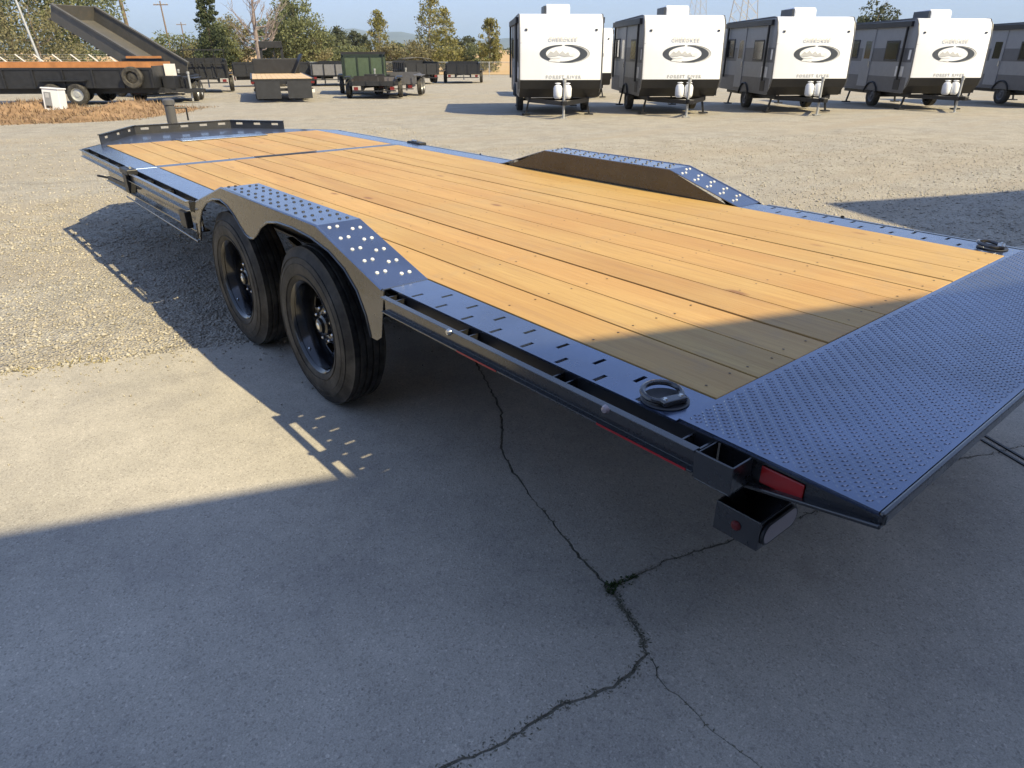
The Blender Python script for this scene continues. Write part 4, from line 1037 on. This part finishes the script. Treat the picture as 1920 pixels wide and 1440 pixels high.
# ------------------------------------------------------------------ left corner: dirt bank, cabinet, fence
def dirt_bank():
    m = MB(); nx, ny = 70, 18
    for j in range(ny + 1):
        for i in range(nx + 1):
            r = -19.5 + 9.2 * i / nx; d = 18.6 + 5.6 * j / ny - .05 * (r + 15)
            t = j / ny; e = min(1, (nx - i) / 10) * min(1, i / 4)
            h = (math.sin(t * math.pi) ** .8) * (.24 + .12 * math.sin(r * 2.1) + .08 * math.sin(r * 5.3 + 1) + random.uniform(-.05, .05)) * e
            dd = d + 1.0 * max(0, (r + 13.5)) * .55
            m.v.append(W(r, dd, gz(dd) - .03 + max(h, 0)))
    for j in range(ny):
        for i in range(nx): k = j * (nx + 1) + i; m.f.append((k, k + 1, k + nx + 2, k + nx + 1))
    o = m.build('dirt_bank', dirt_m, smooth=True); tag(o, kind='structure')
    m = MB(); rd = random.Random(4); base = [v.co.copy() for v in o.data.vertices]
    for _ in range(9000):
        b = rd.choice(base); a = rd.uniform(0, 6.28); L = rd.uniform(.05, .17); x = b + Vector((rd.uniform(-.1, .1), rd.uniform(-.1, .1), -.02))
        if L > .12 and rd.random() < .5: L *= .6
        t = x + Vector((math.cos(a) * L * .7, math.sin(a) * L * .7, L)); s = Vector((-math.sin(a), math.cos(a), 0)) * .018
        m.add([x - s, x + s, t], [(0, 1, 2)])
    tag(m.build('dry_weeds', weed_m), 'dry brown weeds covering the dirt bank at the left', 'weeds', kind='stuff')
dirt_bank()
def cabinet():
    root = empty('utility_cabinet', (0, 0, 0), 'leaning white utility cabinet standing on the dirt bank', 'cabinet')
    m = MB(); m.bx(-.33, .33, -.22, .22, 0, .74); b = m.build('cabinet_body', white, root, bevel=.015)
    m = MB(); m.bx(-.36, .36, -.25, .25, .741, .79); m.build('lid', white, root, bevel=.015)
    m = MB(); m.bx(-.26, .02, -.2265, -.2215, .1, .64); m.build('door', grey_panel, b)
    m = MB(); m.bx(-.20, -.06, -.232, -.2275, .45, .6); m.build('sticker', logo_grey, b)
    m = MB(); m.bx(-.22, -.02, -.232, -.2275, .1, .18); m.build('vent', dark, b)
    m = MB(); m.bx(-.3, .3, -.2, .2, -.12, -.001); m.build('plinth', dkgrey_panel, root)
    at(106, 21.6, root, -14, .14); root.rotation_euler = (R(-3), R(4), -YAW - R(4)); root.scale = (.74, .74, .80)
cabinet()
def chain_fence(name, label, r0, d0, r1, d1, n, h, barbed):
    root = empty(name, W((r0 + r1) / 2, (d0 + d1) / 2), label, 'fence'); global OFF; OFF = root.location.copy()
    up = Vector((0, 0, 1)); nodes = [W(r0 + (r1 - r0) * k / n, d0 + (d1 - d0) * k / n) for k in range(n + 1)]
    ax = (nodes[-1] - nodes[0]).normalized(); out = Vector((ax.y, -ax.x, 0))
    out = out if out.dot(Vector((FX, FY, 0))) < 0 else -out
    fs = ax * .0
    for p in nodes:
        m = MB(); m.tube(p, p + up * h, .035, n=8); po = m.build('post', galv, root, smooth=True)
        if barbed: m = MB(); m.bar(p + up * h, p + up * (h + .38) - ax * .42, .05, .05); m.build('barb_arm', whitetape, po)
    m = MB(); m.tube(nodes[0] + up * h, nodes[-1] + up * h, .022, n=6); m.build('top_rail', galv, root)
    if barbed:
        for k in range(3): q = .12 + .12 * k; m = MB(); m.tube(nodes[0] + up * (h + q) - ax * q, nodes[-1] + up * (h + q) - ax * q, .006, n=4); m.build('barbed_wire', galv, root)
    L = (nodes[-1] - nodes[0]).length; st = .16; m = MB(); cnt = int(L / st)
    hn = nodes[-1].z - nodes[0].z
    for k in range(-int(h / st), cnt):
        for s in (1, -1):
            a, b = (k * st, k * st + h) if s == 1 else (k * st + h, k * st)
            za, zb = 0.0, h
            if min(a, b) < 0 or max(a, b) > L: continue
            p = nodes[0] + ax * a + up * za; q = nodes[0] + ax * b + up * zb
            m.bar(p, q, .007, .007)
    tag(m.build('wire_mesh', galv, root), kind='stuff'); OFF = Vector((0, 0, 0))
chain_fence('chain_link_fence', 'chain link fence with angled barbed wire arms behind the long dump trailer', -36, 40, -19.5, 43, 18, 1.35, True)
chain_fence('chain_link_fence', 'long plain chain link fence along the golden field at the back', -22, 66, 8, 66, 12, 1.2, False)
m = MB(); m.bx(-.16, .16, -.01, .01, 0, 1.0)

# ------------------------------------------------------------------ poles and pylons
def utility_pole(label, px, d, h, lean=0, arms=1, rad=.16, mat=None, name='utility_pole'):
    root = empty(name, (0, 0, 0), label, 'pole', None)
    m = MB(); m.tube((0, 0, -.3), (lean, 0, h), rad, rad * .65, 10); m.build('shaft', mat or polewood, root, smooth=True)
    for k in range(arms):
        z = h - .6 - k * 1.1; x = lean * z / h
        m = MB(); m.bx(x - 1.2, x + 1.2, -.08, .08, z, z + .14); a = m.build('crossarm', mat or polewood, root)
        for q in (-1.05, -.5, .5, 1.05): mm = MB(); mm.lathe([(.05, 0), (.06, .1), (.03, .2), (0, .22)], (x + q, 0, z + .14), (0, 0, 1), 8); mm.build('insulator', galv, a)
    at(px, d, root, 0); return root
utility_pole('tall brown utility pole leaning slightly, right of the tipped bed', 262, 62, 9.5, -.55, 1, .17)
utility_pole('slim utility pole with crossarm, left of the conifer', 324, 130, 9.4, -.25, 1, .16)
utility_pole('farthest small utility pole with short crossarm beside the conifer', 351, 190, 8.2, 0, 1, .18)
utility_pole('pale bare pole leaning in front of the big tree', 92, 44, 6.6, -.95, 0, .08, galv, 'bare_pole')
def pylon(label, px, d, h):
    root = empty('lattice_pylon', (0, 0, 0), label, 'pylon'); b = h * .11
    W_ = lambda t: b * (1 - .78 * t)
    m = MB(); N = 9
    for k in range(4):
        sx, sy = ((-1, -1), (1, -1), (1, 1), (-1, 1))[k]; m.bar((sx * b, sy * b, 0), (sx * b * .22, sy * b * .22, h), .22, .22)
    m.build('leg_frame', galv, root); m = MB()
    for i in range(N):
        t0, t1 = i / N, (i + 1) / N; w0, w1 = W_(t0), W_(t1)
        for s in (-1, 1): m.bar((-w0, s * w0, t0 * h), (w1, s * w1, t1 * h), .12, .12).bar((w0, s * w0, t0 * h), (-w1, s * w1, t1 * h), .12, .12).bar((s * w0, -w0, t0 * h), (s * w1, w1, t1 * h), .12, .12)
    m.build('bracing', galv, root); m = MB()
    for z in (.74, .86, .97): m.bar((-h * .16, 0, h * z), (h * .16, 0, h * z), .25, .3)
    m.build('crossarm', galv, root); at(px, d, root, 15)
pylon('grey lattice pylon rising between the second and third travel trailers', 1385, 230, 34)
pylon('faint lattice pylon behind the second travel trailer', 1300, 420, 46)

# ------------------------------------------------------------------ trees
def leaf_cloud(clumps, per, size, rd, squash=.8):
    n = len(clumps) * per; c = np.repeat(np.array([(*a, b) for a, b in clumps]), per, axis=0)
    r_ = np.random.default_rng(rd); u = r_.normal(size=(n, 3)); u /= np.linalg.norm(u, axis=1)[:, None]
    rad = c[:, 3] * r_.uniform(.15, 1, n) ** .5
    p = c[:, :3] + u * rad[:, None] * np.array([1, 1, squash])
    a = r_.normal(size=(n, 3)); a /= np.linalg.norm(a, axis=1)[:, None]; b = np.cross(a, r_.normal(size=(n, 3))); b /= np.linalg.norm(b, axis=1)[:, None]
    s = size * r_.uniform(.5, 1.3, n); s1 = a * s[:, None]; s2 = b * (s * .55)[:, None]
    V = np.stack([p - s1, p - s2 * .9, p + s1, p + s2], 1).reshape(-1, 3)
    me = bpy.data.meshes.new('crown'); me.vertices.add(n * 4); me.vertices.foreach_set('co', V.reshape(-1).astype(np.float32))
    me.loops.add(n * 4); me.loops.foreach_set('vertex_index', np.arange(n * 4, dtype=np.int32)); me.polygons.add(n)
    me.polygons.foreach_set('loop_start', np.arange(0, n * 4, 4, dtype=np.int32)); me.update(calc_edges=True)
    return me
def tree(name, label, px, d, h, rad, mat, seed, shape='round', trunk=.25, clumps=60, per=55, size=.13, bmat=None, bare=False, trunk_r=None, group='trees beyond the yard', cat='tree', low=.18, rot=0, sub=.28):
    rd = random.Random(seed); root = empty(name, (0, 0, 0), label, cat, group)
    tr = trunk_r or h * .022; bmat = bmat or bark
    lean = rd.uniform(-.05, .05) * h
    m = MB(); pts = [(0, 0, -.2)] + [(lean * t + rd.uniform(-.03, .03) * h * t * .6, rd.uniform(-.03, .03) * h * t * .5, h * t) for t in (.15, .3, .5, .7, .88)]
    m.path(pts, [tr * 1.25, tr * 1.05, tr * .85, tr * .6, tr * .35, tr * .12], 8)
    tips = []
    nb = 22 if bare else 9
    for k in range(nb):
        t = rd.uniform(.28 if not bare else .22, .85); b = Vector(pts[1]).lerp(Vector(pts[5]), max(0, (t - .15) / .73)); a = rd.uniform(0, 6.28)
        if shape == 'spire': L = rad * (1.1 - t); z = -.05 * h
        elif shape == 'column': L = rad * .8; z = .18 * h
        else: L = rad * rd.uniform(.6, 1.0) * (1.25 - t if t > .5 else .9); z = rd.uniform(.1, .28) * h
        e = b + Vector((math.cos(a) * L, math.sin(a) * L, z)); mid = b.lerp(e, .5) + Vector((rd.uniform(-.1, .1) * L, rd.uniform(-.1, .1) * L, -.05 * h))
        r0 = tr * .42 * (1.1 - t); m.path([b, mid, e], [r0, r0 * .65, r0 * .25], 6); tips.append(e)
        if bare:
            for q in range(5):
                f = b.lerp(e, rd.uniform(.3, 1)); aa = a + rd.uniform(-1.1, 1.1); l2 = L * rd.uniform(.35, .7)
                g = f + Vector((math.cos(aa) * l2 * .6, math.sin(aa) * l2 * .6, l2 * rd.uniform(.4, 1))); m.path([f, f.lerp(g, .5) + Vector((rd.uniform(-.06, .06),) * 3) * L, g], [r0 * .4, r0 * .28, r0 * .14], 5)
                for q2 in range(3):
                    f2 = f.lerp(g, rd.uniform(.3, 1)); g2 = f2 + Vector((rd.uniform(-.35, .35), rd.uniform(-.35, .35), rd.uniform(.1, .5))) * L * .45; m.path([f2, g2], [r0 * .18, r0 * .08], 4)
    m.build('trunk', bmat, root, smooth=True)
    if not bare:
        cl = []
        for k in range(clumps):
            if shape == 'spire':
                t = rd.uniform(low, 1) ** .9; rr = rad * (1.02 - t) * rd.uniform(.35, 1); a = rd.uniform(0, 6.28); cl.append(((math.cos(a) * rr, math.sin(a) * rr, h * t), max(.22, rad * sub * (1.15 - t) * rd.uniform(.7, 1.3))))
            elif shape == 'column':
                t = rd.uniform(low, 1); rr = rad * math.sin(math.pi * min(1, .18 + t * .80)) ** .7 * rd.uniform(.1, 1) ** .6; a = rd.uniform(0, 6.28); cl.append(((lean * t + math.cos(a) * rr, math.sin(a) * rr, h * t), rad * sub * rd.uniform(.6, 1.3)))
            else:
                while True:
                    q = Vector((rd.uniform(-1, 1), rd.uniform(-1, 1), rd.uniform(-1, 1)))
                    if .25 < q.length < 1: break
                zc = h * (low + 1) / 2; zr = h * (1 - low) / 2
                cl.append(((lean + q.x * rad, q.y * rad, zc + q.z * zr * .93), rad * sub * rd.uniform(.6, 1.35)))
        me = leaf_cloud(cl, per, size, seed); me.materials.append(mat); c = bpy.data.objects.new('crown', me); col.objects.link(c); c.parent = root
    at(px, d, root, rot); return root
tree('olive_tree', 'large olive green tree filling the upper left corner', 40, 52, 9.5, 4.2, leaf_olive, 1, clumps=150, per=70, size=.12, low=.05, group='big trees at the left')
tree('olive_tree', 'large olive green tree behind the tipped dump bed', 150, 55, 9.0, 3.0, leaf_olive, 2, clumps=130, per=70, size=.12, low=.04, group='big trees at the left')
tree('olive_tree', 'olive green tree at the left edge behind the barbed fence', -70, 50, 9, 4.0, leaf_olive, 3, clumps=110, per=60, size=.13, low=.05, group='big trees at the left')
tree('olive_tree', 'paler olive tree low behind the barbed wire arms', 85, 49, 5.2, 3.2, leaf_tan, 33, clumps=90, per=60, size=.1, low=.0, group='big trees at the left')
tree('conifer_tree', 'tall narrow conifer left of the bare tree', 405, 72, 8.6, 2.1, leaf_con, 4, 'spire', clumps=190, per=55, size=.13, low=.04)
tree('bare_tree', 'leafless tree with forked branches beside the conifer', 490, 68, 9.0, 2.8, leaf_tan, 12, bare=True, trunk_r=.23, bmat=simple('grey_bark', (.22, .18, .17), .9, var=.3))
tree('olive_tree', 'broad olive tree right of the bare tree', 558, 76, 7.4, 2.5, leaf_olive, 6, clumps=140, per=60, size=.13, low=.02)
tree('conifer_tree', 'thin conifer poking above the broad olive tree', 556, 82, 10.2, 1.7, leaf_con, 7, 'spire', clumps=130, per=50, size=.14, low=.1)
tree('dry_tree', 'tan leafed bushy tree left of the bare trunk', 446, 80, 5.4, 2.1, leaf_tan, 8, clumps=110, per=60, size=.11, low=.0)
tree('dry_tree', 'olive leafed tree at the foot of the bare tree', 520, 80, 5.4, 1.9, leaf_olive, 9, clumps=110, per=60, size=.11, low=.0)
tree('round_tree', 'round dark green tree right of the broad olive tree', 630, 120, 5.6, 2.7, leaf_dark, 10, clumps=70, per=55, size=.2, low=.03)
tree('round_tree', 'smaller dark green tree next to the round one', 674, 125, 5.0, 2.0, leaf_dark, 11, clumps=60, per=50, size=.2, low=.03)
tree('poplar_tree', 'sparse yellow green poplar above the green dump trailer', 716, 88, 6.0, 1.5, leaf_yel, 13, 'column', clumps=85, per=38, size=.13, low=.05, bmat=barkpale, sub=.34)
tree('dry_tree', 'low olive bush between the two poplars', 758, 92, 2.9, 2.0, leaf_olive, 14, clumps=50, per=50, size=.14, low=.0)
tree('poplar_tree', 'tallest sparse yellow green poplar in the middle', 806, 84, 7.8, 1.8, leaf_yel, 15, 'column', clumps=120, per=36, size=.13, low=.04, bmat=barkpale, sub=.34)
tree('poplar_tree', 'yellow green poplar just right of the tallest one', 838, 86, 6.2, 1.4, leaf_yel, 16, 'column', clumps=90, per=38, size=.13, low=.04, bmat=barkpale, sub=.34)
tree('dry_tree', 'tan bush at the foot of the tallest poplar', 785, 82, 3.1, 1.7, leaf_tan, 17, clumps=60, per=50, size=.12, low=.0)
tree('round_tree', 'distant dark tree right of the poplars', 872, 130, 4.6, 2.2, leaf_dark, 18, clumps=50, per=50, size=.2, low=.0)
tree('poplar_tree', 'yellow green poplar beside the leftmost travel trailer', 918, 80, 5.0, 1.3, leaf_yel, 19, 'column', clumps=85, per=42, size=.13, low=.03, bmat=barkpale, sub=.34)
tree('dry_tree', 'olive bush left of the leftmost travel trailer', 890, 84, 2.8, 1.9, leaf_olive, 20, clumps=55, per=50, size=.13, low=.0)
tree('dry_tree', 'yellow green bush under the right hand poplar', 850, 82, 2.6, 2.0, leaf_yel, 21, clumps=55, per=50, size=.12, low=.0)
tree('dry_tree', 'olive bush below the slim utility pole', 330, 78, 3.9, 2.8, leaf_olive, 22, clumps=70, per=50, size=.13, low=.0)
tree('dry_tree', 'tan bush left of the conifer', 372, 78, 2.9, 1.9, leaf_tan, 23, clumps=60, per=50, size=.13, low=.0)
tree('dry_tree', 'olive bush right of the tall utility pole', 283, 84, 3.2, 2.2, leaf_olive, 24, clumps=60, per=50, size=.13, low=.0)
tree('dry_tree', 'olive bush under the broad olive tree', 590, 78, 3.4, 1.7, leaf_tan, 25, clumps=60, per=50, size=.13, low=.0)
tree('dark_tree', 'dark tree rising above the gap before the fourth travel trailer', 1626, 75, 6.9, 1.9, leaf_dark, 26, clumps=80, per=55, size=.15, low=.15)
tree('dry_tree', 'olive tree filling the gap left of the round dark tree', 606, 90, 4.6, 1.8, leaf_olive, 41, clumps=80, per=55, size=.14, low=.0)
tree('dry_tree', 'olive bush behind the green dump trailer', 652, 86, 2.9, 2.2, leaf_olive, 42, clumps=70, per=50, size=.13, low=.0)
tree('dry_tree', 'tan bush right of the green dump trailer', 735, 84, 2.8, 1.7, leaf_tan, 43, clumps=60, per=50, size=.13, low=.0)
tree('dry_tree', 'pale olive tree between the conifer and the tan tree', 424, 76, 4.8, 1.7, leaf_olive, 44, clumps=90, per=55, size=.13, low=.0)
def far_wood():
    rd = random.Random(31); cl = []
    for k in range(700):
        r = rd.uniform(-420, 380); d = rd.uniform(260, 330); p = W(r, d); s = rd.uniform(1.2, 2.4); cl.append(((p.x, p.y, p.z + rd.uniform(.2, 4.2) * (.6 + .4 * math.sin(r * .05))), s))
    me = leaf_cloud(cl, 34, .55, 31, .75); me.materials.append(leaf_dark); o = bpy.data.objects.new('far_wood', me); col.objects.link(o)
    tag(o, 'low band of distant dark woods along the horizon', 'woods', kind='stuff')
far_wood()

# ------------------------------------------------------------------ hazy air
def haze():
    m = MB(); m.bx(-16000, 16000, -16000, 16000, -2.2, 260)
    mt = bpy.data.materials.new('hazy_air'); mt.use_nodes = True; nt = mt.node_tree; nt.nodes.clear()
    v = nt.nodes.new('ShaderNodeVolumePrincipled'); v.inputs['Color'].default_value = (0.58, 0.77, 1.0, 1); v.inputs['Density'].default_value = 1.1e-4
    o = nt.nodes.new('ShaderNodeOutputMaterial'); nt.links.new(v.outputs[0], o.inputs['Volume'])
    h = m.build('haze', mt); tag(h, 'pale blue haze in the air over the yard and the far hills', 'haze', kind='stuff')
haze()
